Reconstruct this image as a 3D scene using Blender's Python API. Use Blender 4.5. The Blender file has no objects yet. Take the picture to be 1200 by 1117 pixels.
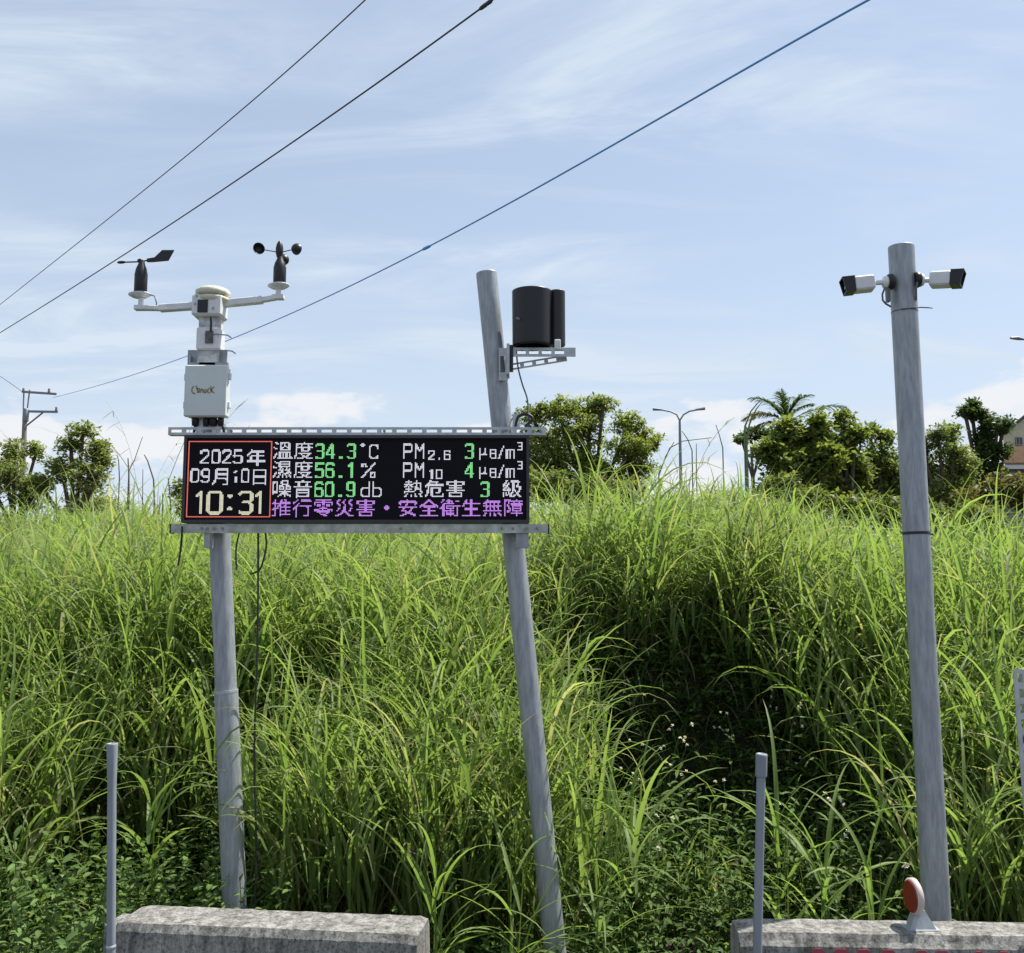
import bpy, math, random
import numpy as np
from mathutils import Vector, Matrix

# ------------------------------------------------------------------ camera, sky, sun, exposure
F_PX = 1150.0; PITCH = math.radians(6.52); CAM_Z = 1.7
scene = bpy.context.scene
COL = scene.collection
cam_data = bpy.data.cameras.new('camera'); cam = bpy.data.objects.new('camera', cam_data); COL.objects.link(cam)
cam_data.sensor_fit = 'HORIZONTAL'; cam_data.sensor_width = 36.0; cam_data.lens = 36.0 * F_PX / 1200.0
cam_data.clip_start = 0.05; cam_data.clip_end = 3000
cam.location = (0, 0, CAM_Z); cam.rotation_euler = (math.radians(90) + PITCH, 0, 0)
scene.camera = cam

SUN_EL = math.radians(61); SUN_AZ = math.radians(64)          # azimuth from +Y (ahead) towards +X
world = bpy.data.worlds.new('World'); scene.world = world; world.use_nodes = True
nt = world.node_tree; nt.nodes.clear()
def wn(t, **k):
    n = nt.nodes.new(t)
    for a, b in k.items(): setattr(n, a, b)
    return n
def wl(a, b): nt.links.new(a, b)
def wmath(op, a, b=None, c=None, clamp=False):
    n = wn('ShaderNodeMath', operation=op); n.use_clamp = clamp
    for i, v in enumerate((a, b, c)):
        if v is None: continue
        if isinstance(v, (int, float)): n.inputs[i].default_value = v
        else: wl(v, n.inputs[i])
    return n.outputs[0]
def wramp(v, a, b):
    n = wn('ShaderNodeMapRange'); n.interpolation_type = 'SMOOTHSTEP'
    wl(v, n.inputs[0]); n.inputs[1].default_value = a; n.inputs[2].default_value = b
    return n.outputs[0]
sky = wn('ShaderNodeTexSky', sky_type='NISHITA'); sky.sun_disc = False
sky.sun_elevation = SUN_EL; sky.sun_rotation = SUN_AZ
sky.air_density = 1.0; sky.dust_density = 1.0; sky.ozone_density = 1.2
tc = wn('ShaderNodeTexCoord')
sep = wn('ShaderNodeSeparateXYZ'); wl(tc.outputs['Generated'], sep.inputs[0])
zz = wmath('MAXIMUM', sep.outputs[2], 0.03)
# clouds on a high flat layer: direction divided by its height
u = wmath('DIVIDE', sep.outputs[0], wmath('ADD', zz, 0.12)); v = wmath('DIVIDE', sep.outputs[1], wmath('ADD', zz, 0.12))
comb = wn('ShaderNodeCombineXYZ'); wl(u, comb.inputs[0]); wl(v, comb.inputs[1])
mp = wn('ShaderNodeMapping'); wl(comb.outputs[0], mp.inputs[0])
mp.inputs['Rotation'].default_value = (0, 0, math.radians(40)); mp.inputs['Scale'].default_value = (0.6, 1.7, 1)
mp.inputs['Location'].default_value = (3.1, 1.7, 0)
n1 = wn('ShaderNodeTexNoise'); wl(mp.outputs[0], n1.inputs['Vector'])
n1.inputs['Scale'].default_value = 1.5; n1.inputs['Detail'].default_value = 9; n1.inputs['Roughness'].default_value = 0.62
n1.inputs['Distortion'].default_value = 1.0
nm = wn('ShaderNodeTexNoise'); wl(comb.outputs[0], nm.inputs['Vector']); nm.inputs['Scale'].default_value = 0.9; nm.inputs['Detail'].default_value = 2
cir = wmath('MULTIPLY', wmath('MULTIPLY', wramp(n1.outputs[0], 0.40, 0.80), wramp(nm.outputs[0], 0.33, 0.58)), 0.95)
veil = 0.45
# cumulus rising from the horizon
mp2 = wn('ShaderNodeMapping'); wl(tc.outputs['Generated'], mp2.inputs[0]); mp2.inputs['Scale'].default_value = (1, 1, 2.2)
n2 = wn('ShaderNodeTexNoise'); wl(mp2.outputs[0], n2.inputs['Vector'])
n2.inputs['Scale'].default_value = 7.5; n2.inputs['Detail'].default_value = 7; n2.inputs['Roughness'].default_value = 0.5
low = wramp(sep.outputs[2], 0.215, 0.135)
cum = wramp(wmath('ADD', n2.outputs[0], wmath('MULTIPLY', low, 0.20)), 0.67, 0.74)
cum = wmath('MULTIPLY', wmath('MULTIPLY', cum, wramp(sep.outputs[2], 0.235, 0.19)), 0.9)
hz = wmath('MULTIPLY', wramp(sep.outputs[2], 0.42, 0.02), 0.42)
m1 = wn('ShaderNodeMixRGB'); wl(sky.outputs[0], m1.inputs[1]); m1.inputs[2].default_value = (4.4, 5.05, 5.85, 1)
wl(wmath('ADD', wmath('ADD', cir, veil), hz, clamp=True), m1.inputs[0])
m2 = wn('ShaderNodeMixRGB'); wl(m1.outputs[0], m2.inputs[1]); m2.inputs[2].default_value = (5.7, 5.8, 6.0, 1)
wl(cum, m2.inputs[0])
bg = wn('ShaderNodeBackground'); wl(m2.outputs[0], bg.inputs[0]); bg.inputs[1].default_value = 0.1
out = wn('ShaderNodeOutputWorld'); wl(bg.outputs[0], out.inputs[0])

sun_data = bpy.data.lights.new('sun', 'SUN'); sun = bpy.data.objects.new('sun', sun_data); COL.objects.link(sun)
sun_data.energy = 5.0; sun_data.angle = math.radians(0.53); sun_data.color = (1.0, 0.955, 0.88)
SUN_DIR = Vector((math.sin(SUN_AZ) * math.cos(SUN_EL), math.cos(SUN_AZ) * math.cos(SUN_EL), math.sin(SUN_EL)))
sun.rotation_euler = SUN_DIR.to_track_quat('Z', 'Y').to_euler(); sun.location = (-6, 8, 20)

scene.view_settings.view_transform = 'Standard'; scene.view_settings.look = 'None'
scene.view_settings.exposure = 0.65; scene.view_settings.gamma = 1.0
scene.view_settings.use_curve_mapping = False
scene.render.engine = 'CYCLES'
scene.cycles.use_denoising = True
scene.cycles.max_bounces = 8; scene.cycles.transmission_bounces = 4; scene.cycles.diffuse_bounces = 4

# ------------------------------------------------------------------ helpers
random.seed(7); RNG = np.random.default_rng(11)
CP, SP = math.cos(PITCH), math.sin(PITCH)
def at(px, py, Y):
    """world point on the vertical plane y = Y that the photo shows at px, py"""
    a = (px - 600.0) / F_PX; b = (558.5 - py) / F_PX
    t = Y / (CP - b * SP)
    return Vector((a * t, Y, CAM_Z + t * (SP + b * CP)))
def onz(px, py, z):
    a = (px - 600.0) / F_PX; b = (558.5 - py) / F_PX
    t = (z - CAM_Z) / (SP + b * CP)
    return Vector((a * t, t * (CP - b * SP), z))
def pxm(Y): return Y / F_PX          # metres per photo pixel at that distance

class MB:
    def __init__(self): self.v = []; self.f = []; self.sm = []
    def add(self, vs, fs, smooth=False):
        b = len(self.v); self.v += [Vector(q) for q in vs]
        self.f += [[i + b for i in f] for f in fs]; self.sm += [smooth] * len(fs)
        return self
    def box(self, c, s, rot=None, bevel=0.0):
        c = Vector(c); hx, hy, hz_ = s[0] / 2, s[1] / 2, s[2] / 2
        if bevel <= 0:
            P = [Vector((x, y, z)) for z in (-hz_, hz_) for x, y in ((-hx, -hy), (hx, -hy), (hx, hy), (-hx, hy))]
            Fc = [[3, 2, 1, 0], [4, 5, 6, 7], [0, 1, 5, 4], [1, 2, 6, 5], [2, 3, 7, 6], [3, 0, 4, 7]]
        else:
            b = bevel; P = []; Fc = []
            def ring(hx, hy, b, z):
                k = []
                for sx, sy, a0 in ((1, 1, 0), (-1, 1, 90), (-1, -1, 180), (1, -1, 270)):
                    for a in (0, 45, 90):
                        r = math.radians(a0 + a)
                        k.append(Vector((sx * (hx - b) + b * math.cos(r), sy * (hy - b) + b * math.sin(r), z)))
                return k
            P = ring(hx - b * .7, hy - b * .7, b * .6, -hz_) + ring(hx, hy, b, -hz_ + b * .7) + ring(hx, hy, b, hz_ - b * .7) + ring(hx - b * .7, hy - b * .7, b * .6, hz_)
            n = 12
            for r in range(3):
                for i in range(n): Fc.append([r * n + i, r * n + (i + 1) % n, (r + 1) * n + (i + 1) % n, (r + 1) * n + i])
            Fc.append(list(range(n))[::-1]); Fc.append([3 * n + i for i in range(n)])
        if rot is not None: P = [rot @ p for p in P]
        return self.add([c + p for p in P], Fc)
    def tube(self, pts, r, n=10, cap=True, smooth=True):
        pts = [Vector(p) for p in pts]; m = len(pts)
        rr = r if isinstance(r, (list, tuple)) else [r] * m
        up = None; V = []
        for i, p in enumerate(pts):
            t = (pts[min(i + 1, m - 1)] - pts[max(i - 1, 0)]).normalized()
            if up is None:
                up = Vector((0, 0, 1)) if abs(t.z) < .9 else Vector((1, 0, 0))
            a = (up - t * up.dot(t)).normalized(); b = t.cross(a); up = a
            for k in range(n):
                th = 2 * math.pi * k / n
                V.append(p + (a * math.cos(th) + b * math.sin(th)) * rr[i])
        Fc = [[i * n + k, i * n + (k + 1) % n, (i + 1) * n + (k + 1) % n, (i + 1) * n + k] for i in range(m - 1) for k in range(n)]
        self.add(V, Fc, smooth)
        if cap: self.add(V[:n], [list(range(n))[::-1]]); self.add(V[-n:], [list(range(n))])
        return self
    def lathe(self, c, prof, n=24, rot=None, cap=True):
        c = Vector(c); V = []
        for r, z in prof:
            for k in range(n):
                th = 2 * math.pi * k / n; p = Vector((r * math.cos(th), r * math.sin(th), z))
                V.append(c + (rot @ p if rot is not None else p))
        m = len(prof)
        Fc = [[i * n + k, i * n + (k + 1) % n, (i + 1) * n + (k + 1) % n, (i + 1) * n + k] for i in range(m - 1) for k in range(n)]
        self.add(V, Fc, True)
        if cap: self.add(V[:n], [list(range(n))[::-1]]); self.add(V[-n:], [list(range(n))])
        return self
    def prism(self, poly, off):
        off = Vector(off); A = [Vector(p) for p in poly]; n = len(A)
        Fc = [list(range(n)), [n + i for i in range(n)][::-1]] + [[(i + 1) % n, i, n + i, n + (i + 1) % n] for i in range(n)]
        return self.add(A + [p + off for p in A], Fc)
    def build(self, name, mat, parent=None, origin=None):
        o0 = Vector(origin) if origin is not None else (Vector(parent['_o']) if parent is not None else Vector())
        me = bpy.data.meshes.new(name)
        me.from_pydata([tuple(p - o0) for p in self.v], [], self.f)
        me.polygons.foreach_set('use_smooth', self.sm); me.update()
        if mat is not None: me.materials.append(mat)
        ob = bpy.data.objects.new(name, me); COL.objects.link(ob)
        ob['_o'] = tuple(o0)
        if parent is not None: ob.parent = parent
        else: ob.location = o0
        return ob
def empty(name, loc, label, cat, group=None):
    o = bpy.data.objects.new(name, None); COL.objects.link(o); o.location = loc; o['_o'] = tuple(loc)
    o.empty_display_size = .1
    return tag(o, label, cat, group)
def tag(o, label=None, cat=None, group=None, kind=None):
    for k, x in (('label', label), ('category', cat), ('group', group), ('kind', kind)):
        if x: o[k] = x
    return o
def rotm(a, ax): return Matrix.Rotation(a, 3, ax)

# ------------------------------------------------------------------ materials
def mat_new(name):
    m = bpy.data.materials.new(name); m.use_nodes = True
    return m, m.node_tree, m.node_tree.nodes['Principled BSDF']
def mat(name, col, rough=.5, metal=0.0, noise=0.0, nscale=20.0, bump=0.0, bscale=60.0, col2=None, spec=.5, stretch=(1, 1, 1), lo=.35, hi=.65):
    m, t, b = mat_new(name)
    b.inputs['Roughness'].default_value = rough; b.inputs['Metallic'].default_value = metal
    b.inputs['Specular IOR Level'].default_value = spec
    b.inputs['Base Color'].default_value = (*col, 1)
    tcn = t.nodes.new('ShaderNodeTexCoord')
    if noise > 0 or col2:
        mpn = t.nodes.new('ShaderNodeMapping'); t.links.new(tcn.outputs['Object'], mpn.inputs[0]); mpn.inputs['Scale'].default_value = stretch
        n = t.nodes.new('ShaderNodeTexNoise'); t.links.new(mpn.outputs[0], n.inputs['Vector'])
        n.inputs['Scale'].default_value = nscale; n.inputs['Detail'].default_value = 6; n.inputs['Roughness'].default_value = .65
        r = t.nodes.new('ShaderNodeValToRGB'); t.links.new(n.outputs[0], r.inputs[0])
        c2 = col2 if col2 else tuple(max(0, x * (1 - noise)) for x in col)
        r.color_ramp.elements[0].position = lo; r.color_ramp.elements[1].position = hi
        r.color_ramp.elements[0].color = (*c2, 1); r.color_ramp.elements[1].color = (*col, 1)
        t.links.new(r.outputs[0], b.inputs['Base Color'])
    if bump > 0:
        n = t.nodes.new('ShaderNodeTexNoise'); t.links.new(tcn.outputs['Object'], n.inputs['Vector'])
        n.inputs['Scale'].default_value = bscale; n.inputs['Detail'].default_value = 5
        bp = t.nodes.new('ShaderNodeBump'); t.links.new(n.outputs[0], bp.inputs['Height'])
        bp.inputs['Strength'].default_value = bump; bp.inputs['Distance'].default_value = .01
        t.links.new(bp.outputs[0], b.inputs['Normal'])
    return m
def mat_leaf(name, trans=.4, rough=.5, spec=.35, tint=(1.25, 1.2, .7)):
    m, t, b = mat_new(name)
    a = t.nodes.new('ShaderNodeAttribute'); a.attribute_name = 'Col'
    t.links.new(a.outputs['Color'], b.inputs['Base Color'])
    b.inputs['Roughness'].default_value = rough; b.inputs['Specular IOR Level'].default_value = spec
    mu = t.nodes.new('ShaderNodeMixRGB'); mu.blend_type = 'MULTIPLY'; mu.inputs[0].default_value = 1
    t.links.new(a.outputs['Color'], mu.inputs[1]); mu.inputs[2].default_value = (*tint, 1)
    tr = t.nodes.new('ShaderNodeBsdfTranslucent'); t.links.new(mu.outputs[0], tr.inputs[0])
    mx = t.nodes.new('ShaderNodeMixShader'); mx.inputs[0].default_value = trans
    t.links.new(b.outputs[0], mx.inputs[1]); t.links.new(tr.outputs[0], mx.inputs[2])
    t.links.new(mx.outputs[0], t.nodes['Material Output'].inputs[0])
    return m
def mat_emit(name, col, s):
    m, t, b = mat_new(name)
    b.inputs['Base Color'].default_value = (.02, .02, .02, 1); b.inputs['Emission Color'].default_value = (*col, 1)
    b.inputs['Emission Strength'].default_value = s; b.inputs['Roughness'].default_value = .6
    return m
M = {}
M['galv'] = mat('galvanised_steel', (.355, .38, .405), .5, .3, nscale=30, col2=(.215, .235, .26), stretch=(2.2, 2.2, .35), bump=.12, bscale=25, lo=.3, hi=.62)
M['galv_dull'] = mat('weathered_galvanised', (.40, .43, .46), .55, .45, nscale=14, col2=(.25, .27, .295), stretch=(1, 1, .5), bump=.1, bscale=40)
M['strut'] = mat('zinc_strut', (.50, .52, .54), .45, .5, nscale=30, col2=(.36, .38, .40))
M['strut_worn'] = mat('worn_strut', (.50, .52, .48), .6, .2, nscale=18, col2=(.27, .28, .25), stretch=(1, 1, 1))
M['black'] = mat('black_plastic', (.014, .013, .018), .42, 0, nscale=40, col2=(.012, .012, .015), spec=.4)
M['cable'] = mat('black_cable', (.015, .015, .016), .5)
M['grey_cable'] = mat('grey_cable', (.10, .11, .12), .5)
M['blue_wire'] = mat('blue_sheathed_wire', (.12, .36, .85), .5)
M['wire'] = mat('dark_wire', (.03, .033, .04), .5)
M['white'] = mat('white_plastic', (.72, .73, .74), .45, 0, nscale=18, col2=(.60, .61, .62), spec=.4)
M['grime'] = mat('stained_white_plastic', (.60, .60, .61), .5, 0, nscale=26, col2=(.34, .33, .33), lo=.38, hi=.56)
M['cream'] = mat('cream_plastic', (.66, .65, .52), .5, 0, nscale=16, col2=(.52, .50, .37))
M['boxgrey'] = mat('grey_polycarbonate', (.60, .64, .635), .45, 0, nscale=6, col2=(.54, .58, .58), spec=.4)
M['brown'] = mat('brown_print', (.27, .23, .14), .6)
M['glass_dark'] = mat('dark_lens_glass', (.01, .01, .014), .08, 0, spec=.8)
M['lens_face'] = mat('lens_face', (.32, .33, .42), .2, 0, spec=.7)
M['red'] = mat('red_reflector', (.24, .022, .014), .3, 0, nscale=90, col2=(.16, .015, .01))
M['rim'] = mat('reflector_rim', (.55, .46, .42), .45)
M['redpaint'] = mat('red_paint', (.30, .035, .06), .7, 0, nscale=35, col2=(.20, .06, .08), lo=.3, hi=.5)
M['bark'] = mat('bark', (.11, .085, .06), .9, 0, noise=.5, nscale=20, bump=.6, bscale=40)
M['conc_pole'] = mat('concrete_pole', (.24, .23, .22), .85, 0, noise=.25, nscale=6)
M['lamp'] = mat('grey_lamp_steel', (.20, .22, .24), .5, .4)
M['rust'] = mat('dead_stem', (.12, .10, .075), .9)

def concrete():
    m, t, b = mat_new('stained_concrete'); b.inputs['Roughness'].default_value = .9; b.inputs['Specular IOR Level'].default_value = .2
    N = t.nodes; L = t.links
    tcn = N.new('ShaderNodeTexCoord')
    def noi(scale, det, stretch=(1, 1, 1)):
        mpn = N.new('ShaderNodeMapping'); L.new(tcn.outputs['Object'], mpn.inputs[0]); mpn.inputs['Scale'].default_value = stretch
        n = N.new('ShaderNodeTexNoise'); L.new(mpn.outputs[0], n.inputs[0]); n.inputs['Scale'].default_value = scale; n.inputs['Detail'].default_value = det
        n.inputs['Roughness'].default_value = .7; return n.outputs[0]
    def ramp(v, p0, c0, p1, c1):
        r = N.new('ShaderNodeValToRGB'); L.new(v, r.inputs[0]); e = r.color_ramp.elements
        e[0].position, e[1].position = p0, p1; e[0].color = (*c0, 1); e[1].color = (*c1, 1); return r.outputs[0]
    def mul(a, b_, f=1):
        x = N.new('ShaderNodeMixRGB'); x.blend_type = 'MULTIPLY'; x.inputs[0].default_value = f; L.new(a, x.inputs[1]); L.new(b_, x.inputs[2]); return x.outputs[0]
    c = ramp(noi(5, 6), .3, (.25, .245, .225), .7, (.40, .39, .36))
    c = mul(c, ramp(noi(30, 5, (1, 1, .08)), .36, (.36, .36, .36), .62, (1, 1, 1)))       # drip streaks
    c = mul(c, ramp(noi(95, 7), .40, (.30, .30, .26), .50, (1, 1, 1)), .7)              # lichen and dirt specks
    c = mul(c, ramp(noi(160, 3), .35, (.55, .55, .53), .5, (1, 1, 1)), .7)
    L.new(c, b.inputs['Base Color'])
    bp = N.new('ShaderNodeBump'); L.new(noi(70, 6), bp.inputs['Height']); bp.inputs['Strength'].default_value = .4; bp.inputs['Distance'].default_value = .008
    L.new(bp.outputs[0], b.inputs['Normal'])
    return m
M['concrete'] = concrete()
M['soil'] = mat('dark_soil', (.055, .045, .03), .95, 0, noise=.5, nscale=8, bump=.8, bscale=20)
M['asphalt'] = mat('asphalt', (.065, .064, .062), .9, 0, noise=.35, nscale=120, bump=.5, bscale=250)
M['grass'] = mat_leaf('grass_blade', .55, .5, .3, (1.2, 1.25, .72))
M['herb'] = mat_leaf('herb_leaf', .35, .6, .2)
M['foliage'] = mat_leaf('tree_leaf', .5, .5, .3, (1.25, 1.25, .6))

# ------------------------------------------------------------------ ground
def sstep(a, b, x):
    t = np.clip((x - a) / (b - a), 0, 1); return t * t * (3 - 2 * t)
def ground_z(x, y):
    x = np.asarray(x, float); y = np.asarray(y, float)
    z = .10 * sstep(3.3, 4.4, y)
    pit_r = np.exp(-((x - .98) / .76) ** 6); pit_l = np.exp(-((x + 1.42) / .42) ** 4)      # hollows cut into the foot of the bank
    edge = 4.55 + .10 * np.sin(x * 1.7 + .4) + .95 * pit_r + .35 * pit_l
    z = z + .74 * sstep(edge, edge + 1.05 - .72 * pit_r - .3 * pit_l, y)
    z = z + .128 * np.clip(y - 5.6, 0, 9.0)
    z = z + .42 * np.exp(-((x - 1.05) / .95) ** 4) * sstep(5.55, 5.95, y) * (1 - sstep(6.6, 9.5, y))
    z = z + .05 * np.sin(x * 1.3 + y * .7) * sstep(5, 7, y) + .04 * np.sin(x * 2.9 - y * 1.9) * sstep(5, 7, y)
    z = z + .50 * np.exp(-((x - 2.9) / .95) ** 2 - ((y - 13.2) / 2.6) ** 2)
    z = z - .50 * sstep(3.4, 5.0, x) * sstep(7, 12, y)
    z = z + pit_r * .035 * (np.sin(x * 23 + 9 * np.sin(y * 7)) + np.sin(x * 41 + y * 33)) * sstep(5.2, 5.5, y) * (1 - sstep(6.0, 6.3, y))
    z = z - .5 * sstep(15, 18, y)
    return z
def grid_mesh(name, xs, ys, m):
    X, Y = np.meshgrid(xs, ys); Z = ground_z(X, Y)
    V = np.stack([X, Y, Z], -1).reshape(-1, 3); nx = len(xs); ny = len(ys)
    i, j = np.meshgrid(np.arange(nx - 1), np.arange(ny - 1)); a = (j * nx + i).ravel()
    Fq = np.stack([a, a + 1, a + nx + 1, a + nx], -1)
    me = bpy.data.meshes.new(name); me.from_pydata(V.tolist(), [], Fq.tolist()); me.polygons.foreach_set('use_smooth', [True] * len(Fq)); me.update()
    me.materials.append(m); o = bpy.data.objects.new(name, me); COL.objects.link(o)
    return o
xs = np.concatenate([[-1500, -400, -120, -60, -30, -20], np.arange(-14, -.2, .2), np.arange(-.2, 2.2, .05), np.arange(2.2, 14.01, .2), [20, 30, 60, 120, 400, 1500]])
ys = np.concatenate([[-1500, -300, -60, -20, -5, 0, 2, 3], np.arange(3.3, 6.6, .07), np.arange(6.6, 19.01, .15), [22, 26, 32, 40, 60, 120, 300, 1000, 2500]])
tag(grid_mesh('ground', xs, ys, M['soil']), 'dark earth bank rising behind the barriers', 'ground', kind='structure')
road = MB().add([(-300, -60, .006), (300, -60, .006), (300, 2.62, .006), (-300, 2.62, .006)], [[0, 1, 2, 3]]).build('road', M['asphalt'])
tag(road, 'asphalt road in front of the concrete barriers', 'road', kind='structure')

# ------------------------------------------------------------------ posts
def lerp(a, b, t): return a + (b - a) * t
def post_line(p0, p1, Y):
    a = at(*p0, Y); b = at(*p1, Y); return a, (a - b) / (a.z - b.z)       # point, dx/dz direction per metre up
def on(line, z): a, d = line; return a + d * (z - a.z)
POST_Y = 3.985
L1 = post_line((275, 1060), (257.5, 625), POST_Y); L2 = post_line((650, 1110), (570, 320), POST_Y); L3 = post_line((1098, 1080), (1056, 290), 3.45)
def gz(x, y): return float(ground_z(x, y))
def hollow(mb, line, z0, z1, r, n=28):
    a, b = on(line, z0), on(line, z1); ax = (b - a).normalized(); q = Vector((0, 0, 1)).rotation_difference(ax).to_matrix(); h = (b - a).length
    mb.lathe(a, [(r, 0), (r, .01), (r, h - .006), (r, h - .003), (r * .985, h), (r * .94, h), (r * .93, h - .004), (r * .93, h - .35), (.001, h - .35)], n, q, cap=False)
    return mb
z2t = at(570, 320, POST_Y).z; z3t = at(1056, 289, 3.45).z; z1t = at(250, 497, POST_Y).z
zj = at(265, 810, POST_Y).z
p = on(L1, -.02)
t = empty('steel_post', p, 'galvanised round post with a joint ring, carrying the weather station and sign end', 'post', 'galvanised posts')
hollow(MB(), L1, zj - .02, z1t, .0425).build('pipe', M['galv'], t)
hollow(MB(), L1, -.3, zj, .0465).build('sleeve', M['galv'], t)
mb = MB(); a = on(L1, zj - .006); b = on(L1, zj + .004); mb.tube([a, b], .0474, 24); mb.build('joint_ring', M['strut'], t)
p = on(L2, -.02)
t = empty('steel_post', p, 'strongly leaning galvanised post behind the right end of the sign, rain gauge at its top', 'post', 'galvanised posts')
hollow(MB(), L2, -.3, z2t, .0435).build('pipe', M['galv'], t)
p = on(L3, -.02)
t = empty('steel_post', p, 'galvanised post with two security cameras near its top, black band halfway', 'post', 'galvanised posts')
hollow(MB(), L3, -.3, z3t, .0455).build('pipe', M['galv'], t)
zb = at(1075, 625, 3.45).z
mb = MB(); mb.tube([on(L3, zb - .005), on(L3, zb + .005)], .0468, 24); c = on(L3, zb); mb.tube([c + Vector((.044, 0, 0)), c + Vector((.058, -.004, -.003))], .004, 6); mb.build('band', M['cable'], t)
zb = at(1060, 366, 3.45).z; c = on(L3, zb)
mb = MB(); mb.tube([c - Vector((0, 0, .002)), c + Vector((0, 0, .002))], .0463, 24)
mb.tube([c + Vector((-.03, -.046, -.001)), c + Vector((.04, -.048, .004)), c + Vector((.088, -.03, .007))], .0022, 6); mb.build('cable_tie', M['grey_cable'], t)

# ------------------------------------------------------------------ slotted steel angle
def slotted(mb, x0, x1, z0, z1, y, th, slot=.028, gap=.016, sh=.42, start=.012, rot=None, org=None):
    """plate in the xz plane with real slots, front face at y"""
    h = z1 - z0; s0 = z0 + h * (.5 - sh / 2); s1 = z0 + h * (.5 + sh / 2)
    def bx(a, b, c, d):
        ctr = Vector(((a + b) / 2, y + th / 2, (c + d) / 2)); sz = (b - a, th, d - c)
        if rot is not None: ctr = org + rot @ (ctr - org)
        mb.box(ctr, sz, rot)
    bx(x0, x1, s1, z1); bx(x0, x1, z0, s0)
    x = x0; nx = x0 + start
    while nx + slot < x1:
        bx(x, nx, s0, s1); x = nx + slot; nx = x + gap
    bx(x, x1, s0, s1)
    return mb

# ------------------------------------------------------------------ LED sign
SY = 3.87
TL = at(217, 510.5, SY); BR = at(620.5, 613, SY)
sx0, sx1, sz1, sz0 = TL.x, BR.x, TL.z, BR.z
sign = empty('led_sign', ((sx0 + sx1) / 2, SY, sz0), 'wide black LED display board showing date, temperature and dust readings', 'led sign')
mb = MB(); mb.box(((sx0 + sx1) / 2, SY + .035, (sz0 + sz1) / 2), (sx1 - sx0, .066, sz1 - sz0), bevel=.004); mb.build('cabinet', M['black'], sign)
def scr(px, py): q = at(px, py, SY); return q.x, q.z
X0, Zt = scr(221.5, 517); X1, Zb = scr(614, 606.5)
PX, PZ = (X1 - X0) / 256, (Zt - Zb) / 64
mb = MB()
bw = .012
mb.box(((sx0 + sx1) / 2, SY - .004, sz1 - bw / 2), (sx1 - sx0, .016, bw)); mb.box(((sx0 + sx1) / 2, SY - .004, sz0 + bw / 2), (sx1 - sx0, .016, bw))
for xx in (sx0 + bw / 2, sx1 - bw / 2): mb.box((xx, SY - .004, (sz0 + sz1) / 2), (bw, .0154, sz1 - sz0 - 2 * bw))
mb.build('bezel', mat('black_bezel', (.02, .018, .022), .38, 0, spec=.5), sign)
def screen_mat():
    m, t_, b = mat_new('unlit_led_panel'); b.inputs['Roughness'].default_value = .7; b.inputs['Specular IOR Level'].default_value = .12
    tcn = t_.nodes.new('ShaderNodeTexCoord'); vo = t_.nodes.new('ShaderNodeTexVoronoi'); vo.inputs['Randomness'].default_value = 0; vo.inputs['Scale'].default_value = 200
    t_.links.new(tcn.outputs['Object'], vo.inputs['Vector'])
    r = t_.nodes.new('ShaderNodeValToRGB'); t_.links.new(vo.outputs['Distance'], r.inputs[0])
    r.color_ramp.elements[0].position = .2; r.color_ramp.elements[0].color = (.018, .016, .022, 1)
    r.color_ramp.elements[1].position = .55; r.color_ramp.elements[1].color = (.006, .005, .008, 1)
    t_.links.new(r.outputs[0], b.inputs['Base Color']); return m
mb = MB(); mb.box(((sx0 + sx1) / 2, SY - .0005, (sz0 + sz1) / 2), (sx1 - sx0 - 2 * bw - .001, .005, sz1 - sz0 - 2 * bw - .001)); screen = mb.build('screen', screen_mat(), sign)
# -- dot matrix lettering: 256 x 64 dots, rows counted from the top
def font_tris(ch):
    cu = bpy.data.curves.new('tmp', 'FONT'); cu.body = ch; cu.size = 1
    ob = bpy.data.objects.new('tmp', cu); COL.objects.link(ob); bpy.context.view_layer.update()
    me = ob.to_mesh(); me.calc_loop_triangles()
    vv = np.array([q.co[:2] for q in me.vertices]); T = [q.vertices[:] for q in me.loop_triangles]
    ob.to_mesh_clear(); bpy.data.objects.remove(ob); bpy.data.curves.remove(cu)
    return vv, T
def glyph(ch, n=16):
    vv, T = font_tris(ch); N = n * 4
    Xg, Yg = np.meshgrid((np.arange(N) + .5) / N, (np.arange(N) + .5) / N - .12)
    g = np.zeros((N, N), bool)
    for a, b, c in T:
        A, B, Cc = vv[a], vv[b], vv[c]
        e = lambda p_, q_: (q_[0] - p_[0]) * (Yg - p_[1]) - (q_[1] - p_[1]) * (Xg - p_[0])
        s1, s2, s3 = e(A, B), e(B, Cc), e(Cc, A)
        g |= ((s1 >= 0) & (s2 >= 0) & (s3 >= 0)) | ((s1 <= 0) & (s2 <= 0) & (s3 <= 0))
    cov = g.reshape(n, 4, n, 4).mean((1, 3))
    return cov[::-1] > .42
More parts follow.
